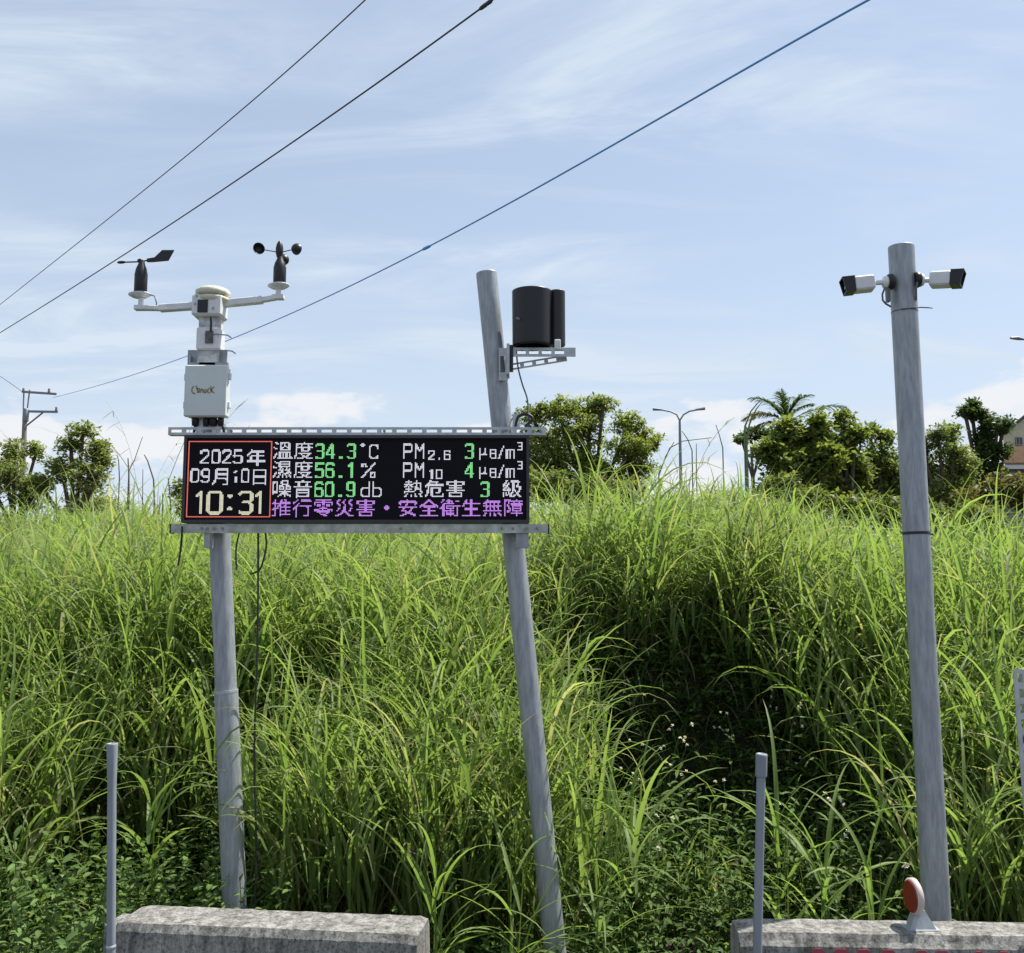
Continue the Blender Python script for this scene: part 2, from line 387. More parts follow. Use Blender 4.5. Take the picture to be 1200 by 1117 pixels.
ST = {  # strokes on a 6 x 12 box, y up
 '0': [[(1, 0), (0, 1.5), (0, 10.5), (1, 12), (5, 12), (6, 10.5), (6, 1.5), (5, 0), (1, 0)]],
 '1': [[(1.2, 10), (3.6, 12), (3.6, 0)]],
 '2': [[(0, 9.5), (0, 11), (1.2, 12), (4.8, 12), (6, 11), (6, 8), (0, 1.2), (0, 0), (6, 0)]],
 '3': [[(0, 11), (1, 12), (5, 12), (6, 11), (6, 7.5), (4.8, 6.3), (2, 6.3)], [(4.8, 6.3), (6, 5), (6, 1.2), (5, 0), (1, 0), (0, 1)]],
 '4': [[(4.6, 0), (4.6, 12), (0, 4.2), (0, 3.2), (6.2, 3.2)]],
 '5': [[(6, 12), (0.4, 12), (0, 6.5), (4.8, 7), (6, 5.8), (6, 1.3), (4.8, 0), (1, 0), (0, 1.2)]],
 '6': [[(6, 10.8), (5, 12), (1.2, 12), (0, 10.5), (0, 1.3), (1.2, 0), (4.8, 0), (6, 1.3), (6, 5.5), (4.8, 6.8), (0, 6.8)]],
 '9': [[(0, 1.2), (1, 0), (4.8, 0), (6, 1.5), (6, 10.7), (4.8, 12), (1.2, 12), (0, 10.7), (0, 6.7), (1.2, 5.3), (6, 5.3)]],
 '.': [[(2.6, .2), (3.4, .2), (3.4, .9), (2.6, .9)]],
 ':': [[(2.4, 2.3), (3.6, 2.3)], [(2.4, 9.4), (3.6, 9.4)]],
 'P': [[(0, 0), (0, 12), (4.8, 12), (6, 10.8), (6, 6.8), (4.8, 5.6), (0, 5.6)]],
 'M': [[(0, 0), (0, 12), (3, 6.2), (6, 12), (6, 0)]],
 'C': [[(6, 9.5), (6, 10.8), (5, 12), (1.5, 12), (0, 10.5), (0, 1.5), (1.5, 0), (5, 0), (6, 1.2), (6, 2.4)]],
 'o': [[(0, 1), (1, 0), (2, 1), (1, 2), (0, 1)]],
 'd': [[(6, 12), (6, 0), (1.3, 0), (0, 1.5), (0, 6), (1.3, 7.4), (6, 7.4)]],
 'b': [[(0, 12), (0, 0), (4.7, 0), (6, 1.5), (6, 6), (4.7, 7.4), (0, 7.4)]],
 'u': [[(0, -2.2), (0, 8)], [(0, 2.5), (3.5, 2.5), (5, 3.5)], [(5, 8), (5, 2.2), (6, 2.2)]],
 'g': [[(5, 1), (5, 7), (4, 8), (1, 8), (0, 7), (0, 1), (1, 0), (4, 0), (5, 1)], [(0, 4), (5, 4)]],
 '/': [[(0, 0), (4.4, 10)]],
 'm': [[(0, 0), (0, 8), (6, 8), (7, 7), (7, 0)], [(3.5, 8), (3.5, 0)]],
 '%': [[(0, 0), (8.6, 12)], [(0, 9), (0, 11.4), (2.4, 11.8), (2.6, 9.6)], [(6, 0), (5.6, 3.6), (8.4, 4.2), (8.6, .4), (6, 0)]],
 '1b': [[(2.4, 9.2), (3.4, 10.2)], [(3.4, 0), (3.4, 4.2)]],
}
class Dots:
    def __init__(self): self.g = np.zeros((64, 256), bool)
    def cjk(self, col, row, text, step=16):
        for i, ch in enumerate(text):
            g = glyph(ch); c = int(col + i * step)
            w = min(16, 256 - c); h = min(16, 64 - row)
            self.g[row:row + h, c:c + w] |= g[:h, :w]
        return self
    def stroke(self, col, rowbase, ch, w=6.0, h=12.0, th=1.5):
        """glyph with its baseline dot row at rowbase and left edge at col, scaled to w x h dots"""
        C_, R_ = np.meshgrid(np.arange(256), np.arange(64)); sx, sy = w / 6, h / 12
        for pl in ST[ch]:
            for (xa, ya), (xb, yb) in zip(pl[:-1], pl[1:]):
                ax, ay, bx, by = col + xa * sx, rowbase - ya * sy, col + xb * sx, rowbase - yb * sy
                dx, dy = bx - ax, by - ay; L = dx * dx + dy * dy + 1e-9
                q = np.clip(((C_ - ax) * dx + (R_ - ay) * dy) / L, 0, 1)
                self.g |= (C_ - ax - q * dx) ** 2 + (R_ - ay - q * dy) ** 2 <= (th / 2) ** 2
        return self
    def text(self, col, rowbase, s, step=8, **k):
        for i, ch in enumerate(s): self.stroke(col + i * step, rowbase, ch, **k)
        return self
    def build(self, name, m, fill=.84):
        mb = MB(); vs = []; fs = []
        for r, c in zip(*np.nonzero(self.g)):
            x = X0 + (c + .5) * PX; z = Zt - (r + .5) * PZ; hx, hz2 = PX * fill / 2, PZ * fill / 2; b = len(vs); y = SY - .0045
            vs += [(x - hx, y, z - hz2), (x + hx, y, z - hz2), (x + hx, y, z + hz2), (x - hx, y, z + hz2)]; fs.append([b, b + 1, b + 2, b + 3])
        mb.add(vs, fs); return mb.build(name, m, screen)
LED_W = mat_emit('white_led', (.86, .88, 1.0), .60); LED_G = mat_emit('green_led', (.30, 1.0, .36), .57)
LED_P = mat_emit('magenta_led', (.66, .30, 1.0), .62); LED_Y = mat_emit('pale_yellow_led', (.93, .90, .66), .57); LED_R = mat_emit('red_led', (1.0, .20, .16), .52)
d = Dots(); d.g[0, 0:64] = True; d.g[63, 0:64] = True; d.g[:, 0] = True; d.g[:, 63] = True; d.build('frame_line', LED_R)
Dots().text(9.5, 18, '2025', 8.4, w=5.6, h=10.5, th=1.5).cjk(44, 6, '年').build('year_text', LED_W)
Dots().text(2.5, 34, '09', 8.2, w=5.4, h=10.5, th=1.5).cjk(18, 22, '月').build('month_text', LED_W)
Dots().stroke(33, 34, '1b', 6, 10.5, 1.9).stroke(41, 34, '0', 5.2, 10.5, 1.5).cjk(47, 22, '日').build('day_text', LED_W)
Dots().stroke(6.5, 60, '1', 6.5, 17.5, 2.1).stroke(16, 60, '0', 10, 17.5, 2.2).build('hour_text', LED_Y)
for k_ in (0, 1): ST['half'] = [ST[':'][k_]]; Dots().stroke(29, 59.5, 'half', 7, 17.5, 2.5).build('colon_dot', LED_Y)
Dots().stroke(40, 60, '3', 9, 17.5, 2.1).stroke(51.5, 60, '1', 6.5, 17.5, 2.1).build('minute_text', LED_Y)
for r, tx, nm in ((0, '溫度', 'temperature_label'), (16, '濕度', 'humidity_label'), (32, '噪音', 'noise_label')): Dots().cjk(64, r, tx).build(nm, LED_W)
Dots().cjk(164, 32, '熱危害').build('heat_label', LED_W); Dots().cjk(239, 32, '級').build('level_label', LED_W)
Dots().stroke(131.5, 4, 'o', 6, 12, 1.2).stroke(138, 14, 'C', 6, 11, 1.5).build('degree_unit', LED_W)
Dots().stroke(132.5, 30, '%', 6.6, 11.5, 1.4).build('percent_unit', LED_W); Dots().text(132, 46, 'db', 9, w=5.8, h=11.5, th=1.5).build('decibel_unit', LED_W)
for rb, sub in ((14, '2.6'), (30, '10')):
    Dots().text(164, rb, 'PM', 9, w=6, h=11.5, th=1.7).text(183, rb + 1, sub, 6, w=4, h=7, th=1.3).build('dust_label', LED_W)
    Dots().stroke(222, rb - 1, 'u', 4.6, 11, 1.25).stroke(230, rb, 'g', 5.2, 11, 1.25).stroke(236.5, rb, '/', 4.8, 12, 1.2).stroke(242.5, rb, 'm', 4.8, 11, 1.25).stroke(250.5, rb - 7, '3', 3.8, 6, 1.2).build('dust_unit', LED_W)
for rb, tx, nm in ((14, '34.3', 'temperature_reading'), (30, '56.1', 'humidity_reading'), (46, '60.9', 'noise_reading')): Dots().text(97, rb, tx, 8.1, w=5.4, h=11.5, th=1.7).build(nm, LED_G)
Dots().stroke(211, 14, '3', 5.8, 11.5, 1.7).build('dust_reading', LED_G); Dots().stroke(211, 30, '4', 5.8, 11.5, 1.7).build('dust_reading', LED_G); Dots().stroke(223, 46, '3', 5.8, 11.5, 1.7).build('heat_reading', LED_G)
Dots().cjk(64, 48, '推行零災害・安全衛生無障').build('slogan_text', LED_P)
# rails
ra = scr(197, 501)[0]; rb_ = scr(640, 501)[0]; z1r = scr(0, 500.5)[1]; z0r = scr(0, 510)[1]
mb = slotted(MB(), ra, rb_, z0r + .001, z1r, SY + .002, .003, slot=.042, gap=.018, sh=.36)
mb.box(((ra + rb_) / 2, SY + .0215, z0r + .0026), (rb_ - ra, .033, .003))
mb.build('top_rail', M['strut'], sign)
ra2 = scr(200, 620)[0]; rb2 = scr(643, 620)[0]; z1q = scr(0, 614.2)[1]; z0q = scr(0, 625)[1]
mb = MB(); mb.box(((ra2 + rb2) / 2, SY - .004, (z1q + z0q) / 2), (rb2 - ra2, .003, z1q - z0q - .001)); mb.box(((ra2 + rb2) / 2, SY + .019, z1q - .002), (rb2 - ra2, .043, .003))
mb.build('bottom_rail', M['strut_worn'], sign)
for xx in (ra2, rb2): MB().box((xx, SY + .016, (z1q + z0q) / 2), (.005, .046, z1q - z0q + .002)).build('rail_end_cap', M['black'], sign)
for rz, y_, xs_ in ((.5 * (z1q + z0q), SY - .0055, (238, 244, 252, 262, 470, 588, 601, 617, 629)), (.5 * (z1r + z0r), SY + .0005, (236, 268, 449, 578, 589, 598, 612, 625, 634))):
    for bxp in xs_:
        mb = MB(); mb.tube([(scr(bxp, 600)[0], y_ - .004, rz), (scr(bxp, 600)[0], y_ + .002, rz)], .006, 6, smooth=False); mb.build('bolt', M['lamp'], sign)
for bxp, w in ((243, .022), (612, .05)):       # angle clips under the bottom rail, bolted to the posts
    mb = MB(); x = scr(bxp, 600)[0]; z = z0q - .03; mb.box((x, SY + .03, z + .004), (w, .05, .062)); mb.build('clip', M['galv_dull'], sign)
# strap loop over the top rail beside the leaning post
mb = MB(); c = at(611, 500, SY + .05); arc = [c + Vector((.05 * math.cos(a), 0, .052 * math.sin(a))) for a in np.linspace(0, math.pi, 13)]
for i in range(12):
    a, b = arc[i], arc[i + 1]; mb.prism([a + Vector((0, -.016, 0)), b + Vector((0, -.016, 0)), b + Vector((0, .016, 0)), a + Vector((0, .016, 0))], ((a + b) / 2 - c).normalized() * -.004)
mb.build('strap', M['strut'], sign)
mb = slotted(MB(), c.x - .036, c.x - .006, c.z - .01, c.z + .048, SY + .028, .003, slot=.012, gap=.01, sh=.3); mb.build('clip', M['strut'], sign)

def cable(name, pts, r, m, label, cat='cable', group=None, n=8):
    P = [Vector(p) for p in pts]; Q = []
    for i in range(len(P) - 1):
        p0, p1, p2, p3 = P[max(i - 1, 0)], P[i], P[i + 1], P[min(i + 2, len(P) - 1)]
        for k in range(6):
            t = k / 6; Q.append(.5 * ((2 * p1) + (p2 - p0) * t + (2 * p0 - 5 * p1 + 4 * p2 - p3) * t * t + (3 * p1 - p0 - 3 * p2 + p3) * t ** 3))
    Q.append(P[-1])
    return tag(MB().tube(Q, r, n).build(name, m, origin=P[-1]), label, cat, group)
Yc = SY + .03
cable('cable', [at(x, y, Yc) for x, y in ((615, 500), (624, 492), (621, 487), (614, 485.5), (607, 489), (604, 500))], .006, M['cable'], 'short black cable looped over the top rail by the leaning post')
cable('cable', [at(213.5, 617, SY - .02), at(213, 628, SY - .016), at(211.5, 645, SY), at(208.5, 663, SY)], .0042, M['cable'], 'loose black cable end hanging off the left end of the bottom rail')
cable('cable', [at(281, 622, Yc), at(277, 640, Yc), at(276.5, 655, Yc), at(277.5, 668, Yc)], .0035, M['cable'], 'short black cable hanging close beside the jointed post under the sign')
cable('cable', [at(311, 622, Yc), at(312, 640, Yc), at(309, 655, Yc), at(304, 668, Yc), at(293, 673, Yc)], .0038, M['cable'], 'short black cable curving back under the sign beside the long one')
cable('cable', [at(302.5, 620, Yc), at(302.5, 680, Yc), at(301.5, 760, Yc), at(299, 840, Yc), at(298, 900, Yc), at(300, 1000, Yc), (at(300, 1060, Yc).x, Yc, .05)], .0042, M['cable'], 'long black cable dropping straight from the sign into the grass')

# ------------------------------------------------------------------ weather station
WY = 3.93; k = pxm(WY) * 1.0
def W(x, y, dy=0.0): return at(x, y, WY + dy)
ws = empty('weather_station', W(248, 498), 'pale weather sensor mast with wind vane and cup anemometer on two arms', 'weather station')
def lz(mb, x, prof, n=28, rot=None, sx=1.0, dy=0.0):
    """lathe in photo pixels: prof = (radius px, y px)"""
    b = W(x, prof[0][1], dy); mb.lathe(b, [(r * k, (W(x, y, dy).z - b.z)) for r, y in prof], n, rot)
    return mb
c = W(246.5, 400)
mb = MB(); mb.box((W(247, 392).x, WY, (W(0, 372).z + W(0, 500).z) / 2), (25 * k, .07, W(0, 372).z - W(0, 500).z), bevel=.01); mast = mb.build('mast', M['grime'], ws)
mb = MB(); mb.box((W(247.5, 400).x, WY - .006, (W(0, 387).z + W(0, 413).z) / 2), (27.5 * k, .09, W(0, 387).z - W(0, 413).z), bevel=.008); mb.build('mast_sleeve', M['white'], ws)
mb = MB(); mb.box((W(250, 397).x, WY - .0535, (W(0, 392).z + W(0, 406).z) / 2), (9 * k, .01, W(0, 392).z - W(0, 406).z)); mb.build('recess', mat('dull_grey_label', (.16, .15, .15), .7, noise=.6, nscale=60), ws)
mb = MB(); mb.box((W(246.5, 362).x, WY - .005, (W(0, 349).z + W(0, 374).z) / 2), (35.5 * k, .11, W(0, 349).z - W(0, 374).z), bevel=.012); head = mb.build('head', M['white'], ws)
mb = MB(); mb.box((W(243, 364).x, WY - .061, (W(0, 356.5).z + W(0, 371).z) / 2), (12 * k, .006, W(0, 356.5).z - W(0, 371).z)); mb.build('window', M['black'], head)
for qx, qy in ((234, 361), (255, 366), (236, 352), (258, 352)): MB().box((W(qx, qy).x, WY - .0615, W(qx, qy).z), (2.2 * k, .006, 2.6 * k)).build('screw', M['galv'], head)
mb = MB(); lz(mb, 249.5, [(14, 358), (19.5, 354), (20, 350.5), (15, 348)], dy=-.004); mb.build('collar', M['cream'], ws)
mb = MB(); b0 = W(249.5, 348.5, -.004); mb.lathe(b0, [(16 * k, 0), (20.5 * k, .002), (20.8 * k, .02), (17 * k, .033), (8 * k, .038)], 12); mb.build('cap', M['cream'], ws)
mb = MB(); mb.tube([W(247, 371, -.07), W(247.5, 378, -.068), W(247, 388, -.062)], .005, 8); mb.build('lead', M['cable'], ws)
for (xa, ya), (xb, yb) in (((240, 392), (271, 396)), ((252, 411), (276, 414.5))):
    mb = MB(); mb.tube([W(xa, ya, -.052), W((xa + xb) / 2, ya - .3, -.052), W(xb - 4, yb - 3, -.05), W(xb, yb, -.05)], .0028, 6); mb.build('cable_tie', M['galv_dull'], ws)
# arms
def arm(pts, hgt, plate, stub):
    mb = MB(); a, b, c_ = [W(*q) for q in pts]
    ang = math.atan2(b.z - a.z, b.x - a.x); mb.box((a + b) / 2, ((b - a).length, .035, hgt), rotm(-ang, 'Y'), bevel=.004)
    ang = math.atan2(c_.z - b.z, c_.x - b.x); mb.box((c_ + b) / 2, ((c_ - b).length + .02, .027, hgt * .66), rotm(-ang, 'Y'), bevel=.003)
    f = W(*stub); mb.lathe(c_ + Vector((0, 0, -.008)), [(.012, 0), (.012, .02), (.010, f.z - c_.z + .01)], 14)
    mb.box(c_ + Vector((0, 0, 0)), (.05, .03, .02), bevel=.004)
    return mb.build('arm', M['white'], ws)
arm(((232, 358.5), (187, 361.5), (165, 361)), .028, None, (164.5, 350))
arm(((262, 356), (308, 351.5), (326, 348.5)), .028, None, (326.5, 339))
def bottle(mb, x, ybot, ytop):
    h = ybot - ytop
    return lz(mb, x, [(7.0, ybot), (7.6, ybot - 1), (7.6, ybot - .58 * h), (6.2, ybot - .76 * h), (4.2, ybot - .88 * h), (3.2, ytop)])
tilt = rotm(math.radians(-4), 'Y')
def plate(x, y):
    mb = MB(); b = W(x, y); mb.lathe(b, [(3 * k, -.012), (9 * k, -.008), (13 * k, .001), (13 * k, .004), (7 * k, .006)], 26, rotm(math.radians(-4), 'Y')); return mb
vane = bottle(MB(), 164.5, 343.5, 306).build('wind_vane', M['black'], ws)
plate(163.7, 346).build('base_plate', M['white'], vane)
mb = MB(); mb.tube([W(139, 307.6), W(164, 306.8), W(174, 305)], .0032, 8); lz(mb, 164.5, [(3.4, 306.5), (3.8, 305), (2.6, 304)]); mb.build('spindle', M['black'], vane)
mb = MB(); mb.tube([W(137.5, 307.8), W(140, 307.6), W(144, 307.4), W(147, 307.2)], [.003, .0062, .0062, .0035], 10); mb.build('counterweight', M['black'], vane)
fin = [W(*q, -.003) for q in ((172, 307), (178, 307), (197, 305.3), (203.8, 293), (190, 293), (181, 301.5), (172, 303))]
MB().prism(fin, (0, .006, 0)).build('fin', M['black'], vane)
mb = MB(); mb.tube([W(172, 344, .0), W(181, 347), W(183.5, 355), W(183, 360)], .0028, 6); mb.build('lead', M['grey_cable'], vane)
an = bottle(MB(), 327.5, 332.5, 301).build('anemometer', M['black'], ws)
plate(326.5, 335.5).build('base_plate', M['white'], an)
mb = MB(); lz(mb, 327.3, [(3.2, 301.5), (4.4, 297), (4.6, 291), (3.4, 286), (1.6, 283)]); mb.build('hub', M['black'], an)
R = 26 * k; hub = W(328, 296)
for i, az in enumerate((210, 90, 330)):
    az = math.radians(az); dirv = Vector((math.cos(az), math.sin(az), 0)); nrm = Vector((-math.sin(az), math.cos(az), 0)) * -1
    cpos = hub + dirv * R + Vector((0, 0, 0))
    q = Vector((0, 0, 1)).rotation_difference(nrm).to_matrix(); rr = 7.1 * k
    mb = MB(); mb.lathe(cpos - nrm * rr * .3, [(rr, 0)] + [(rr * math.cos(a), rr * 1.05 * math.sin(a)) for a in np.linspace(.15, 1.45, 7)] + [(.0008, rr * 1.05)], 22, q, cap=False)
    mb.lathe(cpos - nrm * rr * .3, [(rr, 0), (rr * .93, .001)] + [(rr * .9 * math.cos(a), rr * .95 * math.sin(a)) for a in np.linspace(.15, 1.45, 7)] + [(.0008, rr * .95)], 22, q, cap=False)
    cup = mb.build('cup', M['black'], an)
    mb = MB(); mb.tube([hub, cpos - dirv * rr * .8], .0022, 6); mb.build('cup_arm', M['black'], an)

# ------------------------------------------------------------------ control box on the mast
BY = 3.82
kb = pxm(BY)
cb = empty('control_box', at(241, 490, BY), 'light grey plastic enclosure with brown lettering hung above the sign', 'junction box')
xa, za = at(217, 427.5, BY).x, at(0, 427.5, BY).z; xb, zb_ = at(264, 488, BY).x, at(0, 488, BY).z
mb = MB(); mb.box(((xa + xb) / 2, BY + .044, (za + zb_) / 2), (xb - xa - .004, .042, za - zb_ - .004), bevel=.008); mb.build('body', M['boxgrey'], cb)
mb = MB(); mb.box(((xa + xb) / 2, BY + .012, (za + zb_) / 2), (xb - xa + .002, .026, za - zb_), bevel=.007); lid = mb.build('lid', M['boxgrey'], cb)
for py in (441, 474): mb = MB(); mb.box((xa - .002, BY + .03, at(0, py, BY).z), (.012, .03, .028), bevel=.003); mb.build('hinge', M['boxgrey'], cb)
for py in (439, 473): mb = MB(); mb.box((xb + .001, BY + .036, at(0, py, BY).z), (.014, .022, .026), bevel=.003); mb.build('latch', M['white'], cb)
def bp(x, y): return at(x, y, BY - .0015)
mb = MB()
for pl in ([(227.5, 452.5), (225, 455), (224.8, 459), (227, 461.5)], [(227, 461.5), (229, 460.5)], [(230, 452), (232, 460.5), (234, 457), (233, 455), (230.5, 456)], [(234.5, 460.5), (235.5, 456), (237.5, 456.5), (237.5, 460.5)], [(239, 456), (239.5, 460.5), (241.5, 460), (241.5, 456)], [(245.5, 455), (243.2, 457), (243.4, 460), (245.5, 460.5)], [(247, 452.5), (247, 460.5)], [(251, 453), (247.3, 457.3), (251, 460.8)]):
    for q0, q1 in zip(pl[:-1], pl[1:]):
        a, b = bp(*q0), bp(*q1); nrm = Vector((-(b - a).z, 0, (b - a).x)).normalized() * .0028; mb.prism([a - nrm, b - nrm, b + nrm, a + nrm], (0, .002, 0))
mb.build('lettering', M['brown'], lid)
mb = MB()
mb.box(((at(218.5, 430, BY + .1).x + at(266, 430, BY + .1).x) / 2, BY + .106, (at(0, 410, BY + .1).z + at(0, 470, BY + .1).z) / 2), (47 * pxm(BY + .1), .006, at(0, 410, BY + .1).z - at(0, 470, BY + .1).z)); mb.build('back_plate', M['galv_dull'], cb)
mb = MB(); mb.box((at(243, 424, BY + .07).x, BY + .085, at(0, 424, BY).z), (49 * kb, .02, .03)); mb.box((at(221.5, 418, BY + .07).x, BY + .09, at(0, 418, BY).z), (.006, .02, .05)); mb.build('bracket', M['galv'], cb)
for px_, w in ((229, 8), (242, 7), (250, 9), (259, 7)):
    mb = MB(); mb.lathe(at(px_, 489, BY + .05) - Vector((0, 0, .036)), [(w * .3 * kb, 0), (w * .5 * kb, .004), (w * .55 * kb, .022), (w * .5 * kb, .042)], 12); mb.build('cable_gland', M['black'], cb)
mb = MB(); mb.tube([at(259, 496, BY + .05), at(262, 503, BY + .05), at(263, 512, SY + .02)], .005, 8); mb.build('lead', M['cable'], cb); mb = MB(); mb.tube([at(229, 496, BY + .05), at(228, 503, BY + .06), at(226, 512, SY + .03)], .005, 8); mb.build('lead', M['cable'], cb)
for px_ in (233, 254): mb = MB(); mb.box((at(px_, 500, SY).x, SY + .02, at(0, 499, SY).z), (.028, .03, .05)); mb.build('foot_clamp', M['strut'], cb)

# ------------------------------------------------------------------ rain gauge on its bracket
GY = 3.93; kg = pxm(GY)
br = empty('gauge_bracket', at(600, 430, GY), 'slotted steel bracket arm clamped to the leaning post', 'bracket')
a = at(601, 409, GY); b = at(674, 414.5, GY)
rot = rotm(math.radians(2.0), 'Y')
mb = slotted(MB(), a.x, b.x, at(0, 420, GY).z, at(0, 409.5, GY).z, GY - .03, .003, slot=.038, gap=.014, sh=.42, start=.014); mb.box(((a.x + b.x) / 2, GY - .007, at(0, 409.5, GY).z - .0025), (b.x - a.x, .04, .003)); mb.build('arm', M['strut'], br)
org = at(597, 432, GY); rot = rotm(-math.radians(9.5), 'Y')
mb = slotted(MB(), org.x, org.x + 70 * kg, org.z - .005, org.z + .022, GY + .012, .003, slot=.034, gap=.016, sh=.5, rot=rot, org=org); mb.build('brace', M['strut'], br)
mb = MB(); ln = on(L2, at(0, 428, GY).z)
mb.box((ln.x + .05, GY - .01, at(0, 424, GY).z), (.012, .09, .125)); mb.build('clamp_plate', M['strut'], br)
mb = MB(); mb.box((ln.x + .06, GY - .01, at(0, 421, GY).z), (.022, .06, .1)); mb.build('spacer', M['black'], br)
mb = slotted(MB(), ln.x + .012, ln.x + .05, at(0, 446, GY).z, at(0, 408, GY).z, POST_Y - .057, .004, slot=.02, gap=.012, sh=.5, start=.006); mb.build('clamp_plate', M['strut'], br)
rg = empty('rain_gauge', at(625, 409, GY), 'black cylindrical rain gauge with a narrower tube at its side', 'rain gauge')
b0 = at(623.5, 407, GY); h = at(0, 342, GY).z - b0.z
mb = MB(); mb.lathe(b0, [(20 * kg, 0), (23.0 * kg, .002), (23.4 * kg, .006), (23.5 * kg, .012), (24 * kg, h - .010), (24.1 * kg, h - .004), (24.0 * kg, h), (22.8 * kg, h), (22.3 * kg, h - .03), (.004, h - .09)], 40, cap=False); mb.build('collector', M['black'], rg)
b1 = at(653, 404.5, GY - .0) + Vector((0, .015, 0)); h1 = at(0, 340.5, GY).z - b1.z
mb = MB(); mb.lathe(b1, [(9.6 * kg, 0), (10 * kg, .004), (10 * kg, .01), (10 * kg, h1 - .008), (10 * kg, h1 - .002), (9.8 * kg, h1), (8.6 * kg, h1), (8 * kg, h1 - .02)], 26); mb.build('side_tube', M['black'], rg)
mb = MB(); mb.box(b0 + Vector((0, 0, h * .35)) + Vector((-.052, -.064, .02)), (.034, .002, .010), rotm(math.radians(38), 'Z')); mb.build('label_mark', M['lamp'], rg)
mb = MB(); mb.box(at(653, 406, GY) + Vector((0, -.02, 0)), (.026, .03, .042), bevel=.004); mb.build('foot', M['white'], rg)
for xq in (641, 612): MB().tube([at(xq, 411, GY), at(xq, 404, GY)], .01, 10).build('stud', M['black'], rg)
cable('cable', [at(605, 410, GY), at(607, 430, GY - .02), at(612, 450, GY - .01), at(617.5, 466, GY), at(619, 480, GY), at(620, 498, SY + .03)], .0032, M['grey_cable'], 'thin grey cable running from the rain gauge bracket down to the sign')

# ------------------------------------------------------------------ security cameras on the right post
def security_camera(side, label):
    CY = 3.42; kc = pxm(CY)
    if side < 0: base, ball, arm0, arm1, b0, b1, hh = (1043.5, 330.5), (1038, 331), (1037, 331), (1024, 331.5), (1024, 332), (986.5, 336), 18.5
    else: base, ball, arm0, arm1, b0, b1, hh = (1074.5, 328), (1079, 328.5), (1079, 328.5), (1091, 328.5), (1090, 328.5), (1130, 326.5), 18.5
    t = empty('security_camera', at(*base, CY), label, 'camera', 'bullet cameras on the right post')
    def A(q, dy=0): return at(*q, CY + dy)
    X = rotm(math.radians(90), 'Y')
    mb = MB(); mb.lathe(A(base) - Vector((.011, 0, 0)), [(.026, 0), (.029, .004), (.029, .016), (.024, .022)], 24, X); mb.build('mount', M['black'], t)
    mb = MB(); mb.lathe(A(ball) - Vector((.012, 0, 0)), [(.006, 0), (.020, .004), (.024, .012), (.020, .02), (.006, .024)], 20, X); mb.build('joint', M['white'], t)
    mb = MB(); mb.tube([A(arm0), A(arm1, -.004)], .009, 14); mb.build('arm', M['white'], t)
    ctr0, ctr1 = A(b0, -.004), A(b1, .012 if side < 0 else -.062); d = ctr1 - ctr0; L = d.length
    X_ = d.normalized(); Z_ = (Vector((0, 0, 1)) - X_ * X_.z).normalized(); q = Matrix((X_, Z_.cross(X_), Z_)).transposed(); hgt = hh * kc; dep = .062
    def loc(u, v, w): return ctr0 + q @ Vector((u * L, v, w))
    mb = MB(); mb.box(loc(.33, 0, 0), (L * .66, dep, hgt * .94), q, bevel=.008); mb.build('body', M['white'], t)
    # black front hood: four walls and a glass set back inside
    mb = MB(); u0, u1 = .62, .995
    mb.prism([loc(u0, -dep / 2 - .002, hgt * .5), loc(u1 + .02, -dep / 2 - .002, hgt * .5), loc(u1 + .02, dep / 2 + .002, hgt * .5), loc(u0, dep / 2 + .002, hgt * .5)], q @ Vector((0, 0, -.004)))
    mb.prism([loc(u0, -dep / 2 - .002, -hgt * .5), loc(u1 - .07, -dep / 2 - .002, -hgt * .5), loc(u1 - .07, dep / 2 + .002, -hgt * .5), loc(u0, dep / 2 + .002, -hgt * .5)], q @ Vector((0, 0, .004)))
    for s in (-1, 1):
        yy = s * (dep / 2 + .0015); mb.prism([loc(u0, yy, -hgt * .495), loc(u1 - .07, yy, -hgt * .495), loc(u1 + .02, yy, hgt * .495), loc(u0, yy, hgt * .495)], q @ Vector((0, -s * .004, 0)))
    mb.build('hood', M['black'], t)
    mb = MB(); mb.box(loc(.80, 0, 0), (.006, dep - .003, hgt * .9), q); fr = mb.build('front_glass', M['lens_face'] if side > 0 else M['glass_dark'], t)
    mb = MB(); mb.lathe(loc(.81, 0, 0), [(.016, 0), (.018, .008), (.012, .012)], 18, q @ rotm(math.radians(90), 'Y')); mb.build('lens', M['glass_dark'], fr)
    mb = MB()
    if side < 0: mb.tube([A((1037, 337), -.02), A((1034, 345), -.02), A((1034.5, 352), -.02), A((1038, 356), -.015), A((1044, 359.5), .0)], .0035, 8); mb.box(A((1040.5, 346), .0), (.011, .02, .05))
    else: mb.tube([A((1075, 331), -.02), A((1073.5, 338), -.022), A((1073.5, 352), -.01)], .004, 8)
    mb.build('lead', M['grey_cable'], t)
security_camera(-1, 'white bullet security camera with looped grey lead, mounted on the side facing the rain gauge')
security_camera(1, 'white bullet security camera on the post side facing the house, glass front showing')

